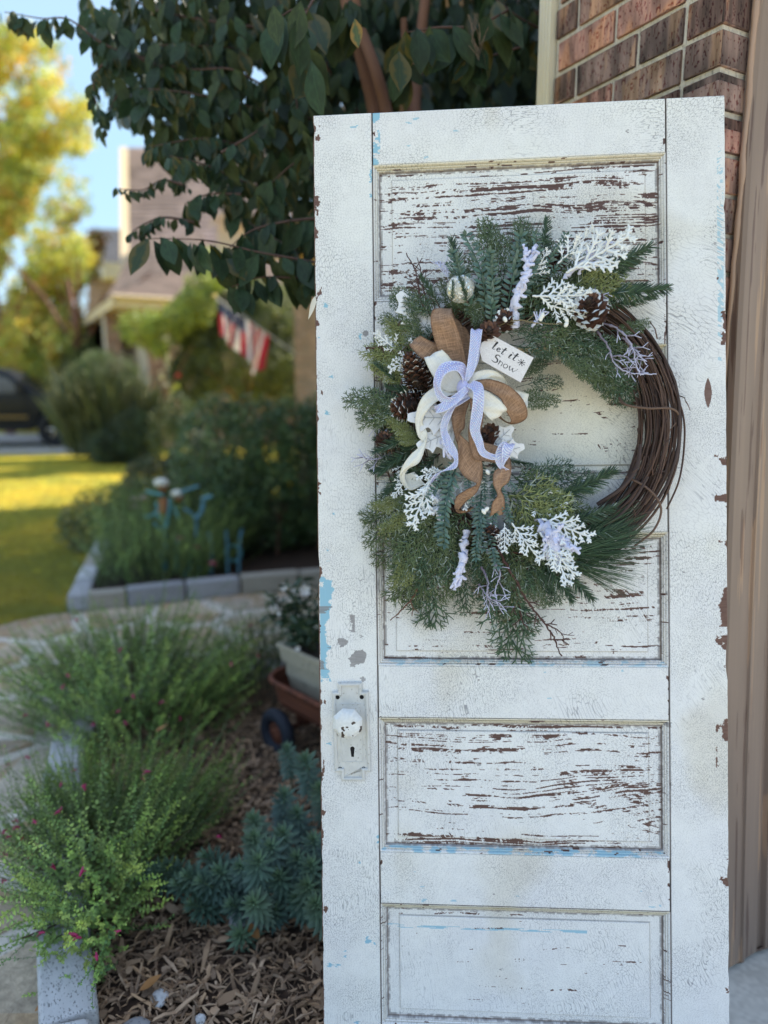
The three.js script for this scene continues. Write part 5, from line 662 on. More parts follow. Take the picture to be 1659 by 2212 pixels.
// ---------------------------------------------------------------- the near bed: mulch, salvias, spurge, wagon
{
  reseed(1001); const chip = [0, 1, 2, 3, 4].map((k) => { // splinters, flakes and crumbs of shredded bark, each unlike the next
    const m = new MB(), n = [3, 4, 2, 5, 2][k], w = [.05, .07, .30, .035, .42][k], t = [.03, .04, .08, .03, .22][k], bend = [.03, .10, .03, .16, .02][k], R = [];
    for (let q = 0; q <= n; q++) { const x = lerp(-.5, .5, q / n), f = (q === 0 || q === n ? (k === 3 ? .25 : .55) : 1) * rr(.7, 1.2); R.push([V(x + rr(-.05, .05), bend * Math.sin(q * 1.9 + k) + t * f, -w * f), V(x + rr(-.05, .05), bend * Math.sin(q * 1.9 + k) + t * f * rr(.4, 1), w * f), V(x + rr(-.05, .05), bend * Math.sin(q * 1.9 + k) - t * f, w * f * .8), V(x, bend * Math.sin(q * 1.9 + k) - t * f, -w * f * .8)]); }
    for (let q = 0; q < n; q++) for (let e = 0; e < 4; e++) m.face([R[q][e], R[q][(e + 1) % 4], R[q + 1][(e + 1) % 4], R[q + 1][e]]); m.face(R[0]); m.face(R[n]); return m.geo(true); });
  const box = new THREE.Box3().setFromPoints(bedPoly), mm = mat({ color: 0xffffff, roughness: .95 });
  for (let v = 0; v < 5; v++) instanced(scene, 'mulch', chip[v], mm, [8000, 7000, 5000, 5000, 6000][v], (k, o, c) => { const x = rr(box.min.x, box.max.x), z = rr(box.min.z, box.max.z); if (!inside(bedPoly, x, z)) return false; const l = [rr(.015, .06), rr(.02, .075), rr(.012, .035), rr(.03, .08), rr(.005, .016)][v] * (rnd() < .1 ? 1.5 : 1), s = l * rr(.7, 1.3); o.position.set(x, .026 + rnd() * .018, z); o.rotation.set(rr(-.4, .4), rr(0, 6.28), rr(-.3, .3)); o.scale.set(l, s, s * rr(.6, 1.2)); const q = rr(.25, 1), g = rnd(); c.setRGB(lerp(.13, .56, q * q), lerp(.080, .375, q * q) * lerp(.95, 1.06, g), lerp(.046, .225, q * q) * lerp(.9, 1.2, g)); });
  for (const [u, v, s, c, lb] of [[344, 2147, .05, 0, 'white shell flake lying on the mulch above the paler stones'], [433, 2195, .035, 0, 'small white stone chip in the middle of the mulch'], [478, 2232, .045, 3, 'pale stone on the mulch near the door'], [286, 2215, .07, 2, 'grey stone on the mulch beside the white edging block'], [527, 1970, .12, 1, 'flat grey stone under the blue green spurge']]) { const p = gp(u, v, .05); const o = tag(meshOf((() => { const g = BGU.mergeVertices(new THREE.IcosahedronGeometry(.5, 2).deleteAttribute('normal').deleteAttribute('uv')), P = g.attributes.position; for (let q = 0; q < P.count; q++) { const f = .55 + .9 * fbm(P.getX(q) * 2.3 + u, P.getY(q) * 2.3 + P.getZ(q) * 2.3 + v, 2); P.setXYZ(q, P.getX(q) * f * s, P.getY(q) * f * s * .32, P.getZ(q) * f * s * .7); } g.setAttribute('uv', new THREE.Float32BufferAttribute(new Float32Array(P.count * 2).map((x, q) => P.array[(q >> 1) * 3 + (q & 1) * 2] * 4), 2)); g.computeVertexNormals(); return g; })(), stoneMats[c]), lb, 'stone'); o.name = numbered('loose_stone'); o.position.copy(p).setY(.04); o.rotation.y = u; scene.add(o); }
  const lm = mat({ color: lin(.36, .17, .055), roughness: .7 }), lg = new MB().leaf(V(0, 0, 0), V(1, 0, 0), V(0, 1, 0), 1, .5, { n: 5, fold: .4, curl: -.6, shape: .6 }).geo();
  for (const [u, v, r, s, lb] of [[690 / 1.229 / 1.852 * .99, 1570 + 570, .4, .06, 'curled brown dead leaf beside the salvia on the mulch'], [372, 1688, 2, .04, 'orange fallen leaf at the back of the mulch'], [335, 1580, .3, .05, 'rust brown fallen leaf caught in the salvia'], [80, 2015, 1.2, .035, 'orange leaf on the path beside the edging stone'], [560, 2030, 2.4, .06, 'ochre leaf at the foot of the spurge'], [75, 2185, .8, .03, 'small brown leaf lying on the flagstone']]) { const o = tag(meshOf(lg, lm), lb, 'leaf'); o.name = numbered('fallen_leaf'); o.position.copy(gp(u, v, .05)); if (v < 1600) o.position.copy(pt(u, v, 2.45)); o.rotation.y = r; o.rotation.z = .2; o.scale.setScalar(s); scene.add(o); }
}
function sprigGeo(s, { len = .32, gap = .0135, ll = .021, lw = .0122, base = lin(.115, .185, .048), tip = lin(.27, .38, .08), stem = lin(.10, .13, .06), bend = .2, fl = 0 }) {
  reseed(s); const m = new MB(), c = new THREE.Color(), c2 = new THREE.Color(), bx = rr(-1, 1) * bend, spine = (t) => V(bx * len * t * t, len * (t - .06 * t * t), .3 * bend * len * Math.sin(t * 3 + s)); m.tube([0, .2, .4, .6, .8, 1].map(spine), (t) => .0014 * (1 - .6 * t), 4, stem, base);
  let k = 0; for (let y = .03; y < 1; y += gap / len, k++) { const p = spine(y), a0 = (k % 2) * 1.57 + rr(-.4, .4), f = (1 - .45 * y) * rr(.45, 1.2); for (const a of [a0, a0 + 3.14]) { if (rnd() < .2) continue; const el = lerp(.0, .8, y) + rr(-.5, .5), d = V(Math.cos(a) * Math.cos(el), Math.sin(el), Math.sin(a) * Math.cos(el)); c.copy(base).lerp(tip, Math.pow(y, 2.2)).multiplyScalar(rr(.7, 1.3)); c2.copy(c).multiplyScalar(1.25); m.leaf(p, d, V(0, 1, 0), ll * f, lw * f, { n: 2, fold: .3, curl: .3, c, tip: c2, shape: .65 }); if (rnd() < .35) m.leaf(p, d.clone().add(V(rr(-.4, .4), .5, rr(-.4, .4))), V(0, 1, .3), ll * f * .6, lw * f * .6, { n: 1, c, shape: .65 }); } }
  return m.geo();
}
const sprigs = [0, 1, 2, 3].map((k) => sprigGeo(1100 + k, {})), sprigsLong = [0, 1].map((k) => sprigGeo(1120 + k, { len: .42, gap: .019, ll: .015, bend: .35, base: lin(.075, .14, .05), tip: lin(.12, .20, .06) })), sprigM = phys({ vertexColors: true, roughness: .6, transmission: .12, thickness: 0 });
const flowerGeo = (() => { const m = new MB(); m.tube([V(0, 0, 0), V(.25, .1, 0), V(.6, .1, 0)], (t) => .10 + .1 * t, 6); m.leaf(V(.55, .15, 0), V(1, .5, 0), V(0, 1, 0), .5, .3, { n: 2 }); m.leaf(V(.55, .02, .08), V(1, -.5, .5), V(0, 1, 0), .55, .4, { n: 2 }); m.leaf(V(.55, .02, -.08), V(1, -.5, -.5), V(0, 1, 0), .55, .4, { n: 2 }); return m.geo(); })();
const magenta = phys({ color: lin(.44, .020, .115), roughness: .55, transmission: .2, thickness: 0 });
// a bushy salvia: many leafy stems fanning from rooted points inside a patch of ground
function salvia(label, patch, n, h, { lean = .7, flowers = [], center, greens = [.75, 1.35], low = 0, long = 0, name = 'salvia_bush' }) {
  const o = thing(name, label, 'shrub', center.clone()); const bb = new THREE.Box3().setFromPoints(patch);
  [...sprigs, ...sprigsLong].forEach((g, gi) => instanced(o, 'foliage', g, sprigM, Math.round(n * (gi > 3 ? long : 1) / (gi > 3 ? 2 : 4)), (k, d, c) => { const x = rr(bb.min.x, bb.max.x), z = rr(bb.min.z, bb.max.z); if (!inside(patch, x, z)) return false; const dx = x - center.x, dz = z - center.z, r = Math.hypot(dx, dz) + 1e-4, R = Math.max(bb.max.x - bb.min.x, bb.max.z - bb.min.z) * .5, q = clamp(r / R); const dir = V(dx / r * lean * (.3 + q) + rr(-.35, .35), rr(.55, 1.1) * (1 - low * q), dz / r * lean * (.3 + q) + rr(-.35, .35)).normalize(); d.position.set(dx, h * rr(0, .75) * (1 - .55 * q * q), dz); d.quaternion.setFromUnitVectors(V(0, 1, 0), dir).multiply(new THREE.Quaternion().setFromAxisAngle(V(0, 1, 0), rr(0, 6.28))); d.scale.setScalar(rr(.6, 1.1) * h / .42); const f = rr(...greens); c.setRGB(f * rr(.9, 1.15), f, f * rr(.8, 1.1)); const e = d.rotation; d.rotation.setFromQuaternion(d.quaternion); void e; }));
  const st = new MB(); for (let k = 0; k < 40; k++) { const a = rr(0, 6.28), q = rr(.1, .3), e = V(Math.cos(a) * q, h * rr(.3, .6), Math.sin(a) * q); st.tube([V(e.x * .2, 0, e.z * .2), V(e.x * .5, e.y * .6, e.z * .55), e], .0022, 4); } part(o, 'stems', st, mat({ color: lin(.13, .095, .06) }));
  for (const [u, v, Z, s = .02] of flowers) { const f = part(o, 'flower', flowerGeo, magenta); f.position.copy(pt(u, v, Z)).sub(center); f.rotation.set(rr(-.6, .6), rr(0, 6.28), rr(-.4, .9)); f.scale.setScalar(s); }
  return o;
}
const patchOf = (list, y = 0) => list.map(([u, v]) => gp(u, v, y).setY(0));
reseed(1200);
const cA = gp(220, 1970); salvia('nearest salvia bush with small green leaves and magenta flowers spilling over the edging stones', patchOf([[60, 1960], [120, 1810], [300, 1780], [440, 1800], [400, 1880], [300, 2000], [230, 2130], [130, 2110]]), 1350, .36, { center: cA, lean: .85, low: .3, long: .15, greens: [.95, 1.6], flowers: [[185, 1708, 2.0], [157, 1663, 2.05], [130, 1700, 2.1], [325, 1667, 2.05, .024], [313, 1688, 2.05], [118, 1760, 1.9], [128, 1755, 1.9], [40, 1776, 1.95], [43, 1787, 1.95], [16, 1793, 1.95], [25, 1806, 1.95], [42, 1815, 1.95], [17, 1848, 1.9], [60, 1855, 1.9], [4, 1900, 1.85], [119, 1878, 1.75], [173, 1893, 1.68, .024], [97, 2014, 1.65], [168, 2020, 1.6, .024], [176, 2026, 1.6], [210, 2075, 1.58], [468, 1808, 1.95], [262, 2010, 1.62, .016], [80, 1780, 1.9]] });
const cB = gp(290, 1585); salvia('middle salvia bush, tall and dense with tiny flowers, beside the curve of the path', patchOf([[70, 1590], [150, 1510], [330, 1470], [480, 1500], [470, 1590], [380, 1650], [230, 1660], [100, 1640]]), 1200, .46, { center: cB, lean: .8, greens: [.95, 1.7], long: .12, flowers: [[150, 1465, 2.6], [140, 1478, 2.6], [250, 1540, 2.5], [100, 1560, 2.5], [22, 1652, 2.4], [65, 1640, 2.4], [205, 1560, 2.5], [268, 1558, 2.5], [170, 1340, 2.7], [290, 1510, 2.6], [390, 1557, 2.5], [265, 1400, 2.7], [60, 1545, 2.5], [500, 1440, 2.7], [345, 1520, 2.55]] });
const cC = gp(575, 1545); salvia('small salvia clump between the middle bush and the rusty wagon', patchOf([[480, 1520], [520, 1470], [600, 1450], [690, 1440], [690, 1490], [540, 1530]]), 420, .42, { center: cC, lean: .5, greens: [.6, 1.0], flowers: [[560, 1420, 2.8], [545, 1350, 2.9]] });
{ // blue green spurge: stems set all round with narrow leaves
  reseed(1300); const root = gp(650, 1985), o = thing('spurge_plant', 'blue green spurge with whorled narrow leaves at the foot of the door', 'plant', root);
  const geos = [0, 1, 2].map((k) => { reseed(1310 + k); const m = new MB(), c = new THREE.Color(), t2 = new THREE.Color(), n = 84, len = .15; m.tube([V(0, -.06, 0), V(0, .05, .004), V(0, len, 0)], (t) => .004 * (1 - .4 * t), 5, lin(.12, .15, .09), lin(.10, .17, .10)); for (let q = 0; q < n; q++) { const t = q / n, a = q * 2.39996, el = lerp(-.25, 1.25, Math.pow(t, 1.6)) + rr(-.12, .12), d = V(Math.cos(a) * Math.cos(el), Math.sin(el), Math.sin(a) * Math.cos(el)), f = t > .8 ? lerp(1, .42, (t - .8) / .2) : 1; c.copy([lin(.066, .125, .090), lin(.085, .140, .085), lin(.055, .105, .090)][k % 3]).multiplyScalar(rr(.75, 1.25)).lerp(lin(.13, .22, .09), Math.pow(t, 6) * .9); t2.copy(c).lerp(lin(.14, .22, .18), .25); m.leaf(V(Math.cos(a) * .003, len * t, Math.sin(a) * .003), d, V(0, 1, 0), rr(.038, .048) * f, .0105 * f, { n: 3, fold: .22, curl: .35, c, tip: t2, shape: .7 }); } return m.geo(); });
  const sm = mat({ vertexColors: true, roughness: .55 });
  for (const [u, v, y, lean, s = 1] of [[294, 1882, .2, 1], [330, 1880, .2, 1], [352, 1873, .2, .9], [378, 1908, .18, .9], [400, 1890, .2, .9], [431, 1904, .19, .9], [440, 1848, .2, .9], [413, 1952, .12, 1], [470, 1880, .2, .8], [518, 1870, .22, .7], [558, 1857, .28, .3, 1.1], [584, 1826, .3, .3, 1.05], [545, 1948, .2, .6], [497, 1953, .12, .9], [514, 2019, .08, .8, 1.05], [611, 1797, .3, .3], [549, 1805, .28, .5], [545, 1765, .28, .5], [615, 1712, .33, .25], [659, 1637, .38, .1, 1.1], [620, 1613, .36, .2, .8], [641, 1752, .3, .2], [672, 1866, .26, .2], [664, 1910, .22, .3], [589, 1962, .12, .6], [677, 1812, .3, .1], [641, 1936, .16, .4], [690, 1700, .34, 0], [680, 1950, .2, .2], [600, 1890, .22, .5], [640, 1850, .26, .3]]) {
    const tip = gp(u, v, y), to = tip.clone().sub(root), dir = to.clone().setY(0).multiplyScalar(lean * 1.3).add(V(rr(-.1, .1), .45 + .3 * y, .28)).normalize(), L = .15 * s, st = tip.clone().addScaledVector(dir, -L).sub(root); const q = part(o, 'leafy_stem', pick(geos), sm); q.position.copy(st); q.quaternion.setFromUnitVectors(V(0, 1, 0), dir); q.rotateY(rr(0, 6.28)); q.scale.setScalar(s);
    const from = V(st.x * .25 + rr(-.03, .03), 0, st.z * .25 + rr(-.03, .03)); part(o, 'stem', new MB().tube(spline([from, V(st.x * .6, Math.max(.02, st.y * .45), st.z * .6), st], 8), .0038, 5), mat({ color: lin(.14, .13, .08) }));
  }
}
{ // the rusty little wagon with a stone coloured planter
  reseed(1400); const rust = dataTex(256, 256, (u, v, c) => { const n = fbm(u * 7, v * 7, 5), s = fbm(u * 30, v * 30, 3); c[0] = 104 + 70 * (n - .4) + 40 * (s - .5); c[1] = 62 + 40 * (n - .4) + 30 * (s - .5); c[2] = 46 + 26 * (n - .4) + 26 * (s - .5); });
  const rm = mat({ map: rust, bumpMap: rust, bumpScale: .0015, roughness: .8, metalness: .25 });
  const A = gp(572, 1462, .30), ang = Math.atan2(.72, .70); const wg = thing('toy_wagon', 'rusty red toy wagon carrying a planter box behind the white door', 'wagon', V(A.x, 0, A.z), -ang);
  // axes: x along the wagon (towards us and to the right), -z across it, away from us
  const Lw = .82, Ww = .42, r = .09, y0 = .185, y1 = .30; const rect = (i) => { const p = [], cx = [[r, -r], [Lw - r, -r], [Lw - r, -Ww + r], [r, -Ww + r]], a0 = [Math.PI, Math.PI / 2, 0, -Math.PI / 2]; for (let c = 0; c < 4; c++) for (let k = 0; k <= 7; k++) { const a = a0[c] - k / 7 * Math.PI / 2; p.push(V(cx[c][0] + Math.cos(a) * (r - i), 0, cx[c][1] + Math.sin(a) * (r - i))); } return p; };
  const tray = new MB(), lv = [[0.03, y0], [.012, y0 + .03], [0, y1], [-.012, y1 + .004], [-.016, y1 - .002], [-.012, y1 - .010], [.002, y1 - .006], [.016, y0 + .035], [.034, y0 + .006]], R = lv.map(([i, y]) => rect(i).map((p) => p.clone().setY(y))); for (let k = 0; k < R.length - 1; k++) for (let s = 0; s < R[0].length; s++) { const t = (s + 1) % R[0].length; tray.face([R[k][s], R[k][t], R[k + 1][t], R[k + 1][s]], [[s / 8, k / 4], [(s + 1) / 8, k / 4], [(s + 1) / 8, k / 4 + .25], [s / 8, k / 4 + .25]]); } tray.face(R[0]); tray.face(R.at(-1)); part(wg, 'tray', tray, rm); part(wg, 'rim', new MB().tube([...rect(-.010), rect(-.010)[0]].map((p) => p.clone().setY(y1 + .002)), .012, 8), rm);
  const tyre = new THREE.TorusGeometry(.072, .027, 12, 28), hub = new THREE.LatheGeometry([[.0, .018], [.02, .02], [.03, .010], [.05, .004], [.056, .012], [.056, -.012], [0, -.012]].map((p) => new THREE.Vector2(...p)), 24).rotateX(Math.PI / 2), tm = mat({ color: lin(.020, .025, .038), roughness: .75 });
  for (const [x, z] of [[.10, .015], [Lw - .14, .015], [.10, -Ww - .015], [Lw - .14, -Ww - .015]]) { const w = new THREE.Group(); w.name = 'wheel'; w.position.set(x, .099, z); wg.add(w); part(w, 'tyre', tyre, tm); part(w, 'rim', hub, rm); }
  part(wg, 'axle', new MB().tube([V(.10, .099, .01), V(.10, .099, -Ww - .01)], .008, 6).tube([V(Lw - .14, .099, .01), V(Lw - .14, .099, -Ww - .01)], .008, 6).box(.07, .13, .1, .19, -Ww + .1, -.1).box(Lw - .17, Lw - .11, .1, .19, -Ww + .1, -.1).geo(true), rm);
  const pl = thing('planter_box', 'stone coloured ribbed planter box standing in the rusty wagon', 'planter', wg.localToWorld(V(0, 0, 0)), -ang); wg.updateMatrixWorld(); pl.position.copy(V(.035, y0 + .06, -.14).applyMatrix4(wg.matrixWorld));
  const pm = mat({ map: rep(stoneTex, .8), color: lin(.54, .48, .37), roughness: .8, bumpMap: rep(stoneTex, 2), bumpScale: .002 }), bx = new MB(), pw = .56, pd = .14; const sq = (i, y) => [V(-i, y, pd / 2 + i), V(pw + i, y, pd / 2 + i), V(pw + i, y, -pd / 2 - i), V(-i, y, -pd / 2 - i)]; const lev = [[-.02, 0], [-.012, .05], [-.008, .054], [-.006, .11], [.004, .114], [.004, .122], [.008, .126], [.012, .17], [.020, .174], [.020, .19], [.006, .19], [.004, .165]]; for (let k = 0; k < lev.length - 1; k++) { const a = sq(...lev[k]), b = sq(...lev[k + 1]); for (let s = 0; s < 4; s++) bx.face([a[s], a[(s + 1) % 4], b[(s + 1) % 4], b[s]], [[0, lev[k][1]], [1, lev[k][1]], [1, lev[k + 1][1]], [0, lev[k + 1][1]]]); } part(pl, 'box', bx.geo(true), pm); part(pl, 'soil', new MB().face(sq(.003, .165)), mat({ color: lin(.03, .022, .016) })).userData.label = undefined;
  const fl = thing('flowering_plant', 'dark green long-leaved plant with white flowers growing from the planter box', 'plant', pl.position.clone().setY(pl.position.y + .165), -ang), lgm = [0, 1, 2].map((k) => { const m = new MB(); m.leaf(V(0, 0, 0), V(0, 1, 0), V(0, 0, 1), 1, .24, { n: 4, fold: .3, curl: .5 + .3 * k, shape: .65 }); return m.geo(); }), gm = phys({ color: lin(.030, .065, .030), roughness: .4, transmission: .1, thickness: 0 });
  const tips = [[640, 1290], [600, 1300], [575, 1285], [620, 1265], [650, 1250], [690, 1270], [680, 1330], [640, 1350], [610, 1345], [585, 1330], [640, 1400], [670, 1390], [690, 1400], [620, 1385], [660, 1300], [690, 1310], [720, 1280], [720, 1340], [760, 1300], [760, 1360]]; fl.updateMatrixWorld(); const inv = fl.matrixWorld.clone().invert();
  tips.forEach(([u, v], i) => { const tip = pt(u, v, 3.0 - .1 * (i % 4)).applyMatrix4(inv), o = V(clamp(tip.x, .05, .5) * .8, -.01, 0); const pts = spline([o, o.clone().lerp(tip, .5).add(V(0, .06, 0)), tip], 10); part(fl, 'stem', new MB().tube(pts, .0022, 4), mat({ color: lin(.07, .10, .04) })); for (let k = 2; k <= 10; k++) for (let q = 0; q < 3; q++) { const l = part(fl, 'leaf', lgm[(k + q) % 3], gm), a = rr(0, 6.28); l.position.copy(pts[k]); l.quaternion.setFromUnitVectors(V(0, 1, 0), V(Math.cos(a), rr(-.6, .7), Math.sin(a)).normalize()); l.rotateY(rr(0, 6.28)); const s = rr(.045, .08); l.scale.setScalar(s); if (fl.children.filter((c) => c.name === 'leaf').length > 290) { fl.remove(l); } } });
  const petal = new MB(); for (let k = 0; k < 5; k++) { const a = k / 5 * 6.28; petal.leaf(V(0, 0, 0), V(Math.cos(a), Math.sin(a), .25), V(0, 0, 1), 1, .9, { n: 3, fold: .1, curl: -.3, shape: .8 }); } const pg = petal.geo(), wm = phys({ color: lin(.80, .80, .80), roughness: .6, transmission: .2, thickness: 0 });
  for (const [u, v, s] of [[658, 1274, .026], [612, 1268, .018], [632, 1272, .014], [642, 1400, .014], [602, 1325, .010]]) { const f = part(fl, 'flower', pg, wm); f.position.copy(pt(u, v, 2.72).applyMatrix4(inv)); f.rotation.set(rr(-.3, .3), 1.0, rr(0, 2)); f.scale.setScalar(s); }
}
// ---------------------------------------------------------------- beyond: hedge, shrubs, trees, lawn blades, truck, neighbour's house
const smallLeaf = new MB().leaf(V(0, 0, 0), V(0, 1, 0), V(0, 0, 1), 1, .6, { n: 2, fold: .25, curl: .4, shape: .6 }).geo();
const clump = (() => { reseed(1500); const m = new MB(); for (let k = 0; k < 9; k++) { const a = rr(0, 6.28), e = rr(-.6, 1.2), d = V(Math.cos(a) * Math.cos(e), Math.sin(e), Math.sin(a) * Math.cos(e)); m.leaf(d.clone().multiplyScalar(rr(.1, .9)), d.clone().add(V(rr(-.6, .6), rr(-.6, .6), rr(-.6, .6))), V(rr(-1, 1), 1, rr(-1, 1)), rr(.7, 1.1), .55, { n: 2, shape: .6 }); } return m.geo(); })();
const treeM = phys({ color: 0xffffff, roughness: .7, transmission: .6, thickness: 0 }), foliageM = phys({ color: 0xffffff, roughness: .6, transmission: .35, thickness: 0 }), glossyM = phys({ color: 0xffffff, roughness: .35, transmission: .15, thickness: 0 });
// foliage through a set of rounded volumes: [x, y, z, rx, ry, rz, how many]; shell keeps most of it near the surface
function crown(o, blobs, size, colors, { m = foliageM, geo = clump, shell = .6, name = 'crown', gaps = .38 } = {}) {
  const total = blobs.reduce((s, b) => s + b[6], 0), c0 = new THREE.Color(); let bi = 0, left = blobs[0][6];
  return instanced(o, name, geo, m, total, (k, d, c) => { while (left <= 0) left = blobs[++bi][6]; left--; const b = blobs[bi], z = rr(-1, 1), a = rr(0, 6.28), q = Math.sqrt(1 - z * z), r = Math.pow(rnd(), 1 / 3) * (1 - shell) + shell * rr(.75, 1.06), n = V(q * Math.cos(a), z, q * Math.sin(a)); d.position.set(b[0] + n.x * r * b[3], b[1] + n.y * r * b[4], b[2] + n.z * r * b[5]); const f = fbm(d.position.x / size * .22 + 50, d.position.y / size * .22 + d.position.z / size * .2 + 50, 3); if (f < gaps || d.position.y < .02) return false; d.rotation.set(rr(0, 6.28), rr(0, 6.28), rr(0, 6.28)); d.scale.setScalar(size * rr(.6, 1.3)); c.copy(pick(colors)).multiplyScalar(rr(.7, 1.3) * lerp(.75, 1.2, smooth(.3, .7, f))); void c0; });
}
function trunk(o, list, r, mtl = barkMat) { return part(o, 'trunk', new MB().tube(spline(list, 14), (t) => r * (1 - .6 * t), 8, null, null, 1), mtl); }
function limbs(o, from, n, len, r, up = .6) { for (let k = 0; k < n; k++) { const a = k / n * 6.28 + rr(-.4, .4), d = V(Math.cos(a), up + rr(0, .5), Math.sin(a)).normalize(); part(o, 'limb', new MB().tube([from, from.clone().addScaledVector(d, len * .5).add(V(0, len * .08, 0)), from.clone().addScaledVector(d, len * rr(.8, 1.1))], (t) => r * (1 - .7 * t), 6), barkMat); } }
{
  reseed(1510);
  const hp = pt(596, 1130, 6.3).setY(0), hedge = thing('clipped_hedge', 'dark green clipped hedge beside the door, behind the far bed', 'hedge', hp, AX);
  const bl = []; for (let k = 0; k < 7; k++) bl.push([-.48 + k * .30, .70, 0, .40, .70, .50, 1300]); crown(hedge, bl, .034, [lin(.085, .15, .055), lin(.11, .19, .065), lin(.15, .22, .07), lin(.055, .11, .045)], { m: glossyM, shell: .8, gaps: .30 });
  for (const [x, z] of [[-.1, .45], [.3, .4], [.75, .42], [1.1, .2]]) { trunk(hedge, [V(x, 0, z * .6), V(x + .02, .35, z * .7), V(x + .1, .8, z * .5)], .013); limbs(hedge, V(x + .02, .35, z * .7), 3, .45, .012, 1); }
  const lp = pt(385, 1110, 7.8).setY(0), low = thing('low_hedge', 'low rounded hedge with sunlit top in front of the bright lawn', 'hedge', lp, AX); crown(low, [[-.2, .38, 0, .36, .36, .4, 900], [.25, .40, 0, .42, .36, .4, 1000], [.7, .36, 0, .4, .34, .4, 800]], .042, [lin(.10, .15, .045), lin(.16, .20, .055), lin(.07, .12, .045), lin(.20, .16, .06)], { shell: .75, gaps: .3 }); trunk(low, [V(.2, 0, 0), V(.2, .25, 0), V(.22, .5, 0)], .03);
  // the tall bush with the flag in front of it
  const tp = pt(530, 900, 14.2).setY(0), tree = thing('bushy_tree', 'bushy green tree standing behind the striped flag', 'tree', tp); tree.scale.setScalar(1.2); const dk = [lin(.11, .15, .045), lin(.15, .19, .055), lin(.22, .26, .07), lin(.08, .12, .04)];
  crown(tree, [[0, 1.75, 0, 1.0, .85, .9, 2600], [-.55, 2.25, .1, .6, .55, .6, 1300], [.45, 2.3, 0, .62, .6, .6, 1300], [-.1, 2.75, 0, .55, .42, .5, 900], [-.75, 1.35, 0, .5, .5, .5, 800], [.75, 1.4, 0, .45, .55, .5, 700]], .062, dk, { m: treeM, gaps: .43, shell: .5 }); trunk(tree, [V(0, 0, 0), V(.03, .7, 0), V(-.02, 1.7, 0)], .06); limbs(tree, V(.03, .8, 0), 5, 1.1, .03);
  const sp = pt(345, 860, 13.4).setY(0), ltree = thing('light_green_sapling', 'slender sapling with glowing yellow green leaves in front of the neighbour roof', 'tree', sp); crown(ltree, [[-.25, 2.55, 0, .42, .3, .35, 330], [.12, 2.35, 0, .35, .35, .3, 260], [.55, 2.75, .2, .4, .3, .3, 280], [.9, 3.1, .2, .3, .5, .3, 260], [1.2, 3.5, .2, .22, .4, .3, 160]], .07, [lin(.34, .42, .08), lin(.44, .48, .10), lin(.24, .32, .07)], { gaps: .42 }); trunk(ltree, [V(.2, 0, 0), V(.15, 1.2, 0), V(0, 2.5, 0)], .03); limbs(ltree, V(.15, 1.3, 0), 4, 1.6, .014, 1.2);
  // reedy shrub in front of the truck
  const gpz = pt(235, 930, 14.4).setY(0), reed = thing('reedy_shrub', 'tall upright reedy shrub half hiding the black truck', 'shrub', gpz); const blade = new MB().leaf(V(0, 0, 0), V(0, 1, 0), V(0, 0, 1), 1, .045, { n: 4, fold: .2, curl: .35, shape: .5 }).geo();
  instanced(reed, 'foliage', blade, foliageM, 2600, (k, d, c) => { const a = rr(0, 6.28), r = Math.sqrt(rnd()) * .75, x = Math.cos(a) * r * 1.15, z = Math.sin(a) * r * .6; d.position.set(x, rr(0, .7), z); d.rotation.set(rr(-.3, .3), rr(0, 6.28), -x * .45 + rr(-.22, .22)); d.scale.set(1.1, rr(.7, 1.5), 1.1); c.copy(pick([lin(.11, .15, .06), lin(.15, .18, .07), lin(.08, .12, .07), lin(.20, .21, .09)])).multiplyScalar(rr(.6, 1.2)); }); crown(reed, [[0, 1.45, 0, .8, .75, .5, 900]], .06, [lin(.11, .16, .06), lin(.16, .21, .07)], { name: 'foliage', gaps: .42 });
  const db = pt(290, 930, 13.6).setY(0), dkb = thing('round_shrub', 'dark round shrub at the brick corner of the neighbour house', 'shrub', db); crown(dkb, [[0, .5, 0, .5, .55, .45, 1500], [-.5, .3, 0, .4, .35, .4, 600]], .05, [lin(.05, .09, .035), lin(.07, .11, .045)], { gaps: .3 });
  const wb = pt(440, 940, 10.2).setY(0), wsh = thing('pale_shrub', 'pale grey leaved shrub between the hedge and the brick house', 'shrub', wb); crown(wsh, [[0, .42, 0, .22, .45, .22, 750]], .045, [lin(.30, .30, .24), lin(.22, .24, .17), lin(.40, .38, .32)], { gaps: .3 });
  const rb = pt(372, 860, 10.6).setY(0), rose = thing('rose_bush', 'rose bush with pale yellow and red blooms by the neighbour wall', 'shrub', rb); crown(rose, [[-.1, .75, 0, .28, .5, .25, 420], [.1, 1.05, 0, .2, .35, .2, 200]], .05, [lin(.07, .11, .035), lin(.13, .18, .05)], { gaps: .36 }); const rg = (() => { const m = new MB(); for (let k = 0; k < 16; k++) { const a = k * 2.4, e = .2 + k * .08; m.leaf(V(0, 0, 0), V(Math.cos(a) * Math.cos(e), Math.sin(e), Math.sin(a) * Math.cos(e)), V(0, 1, 0), 1 - .03 * k, .8, { n: 3, curl: -.6, shape: .8 }); } return m.geo(); })(); for (const [u, v, c, s] of [[350, 818, lin(.7, .68, .4), .055], [358, 833, lin(.75, .72, .55), .05], [385, 813, lin(.62, .05, .05), .05], [382, 838, lin(.62, .62, .12), .07], [372, 845, lin(.6, .6, .2), .05], [347, 805, lin(.7, .68, .5), .04]]) { const f = part(rose, 'rose', rg, mat({ color: c })); f.position.copy(pt(u, v, 10.4)).sub(rb); f.scale.setScalar(s); f.rotation.x = .9; }
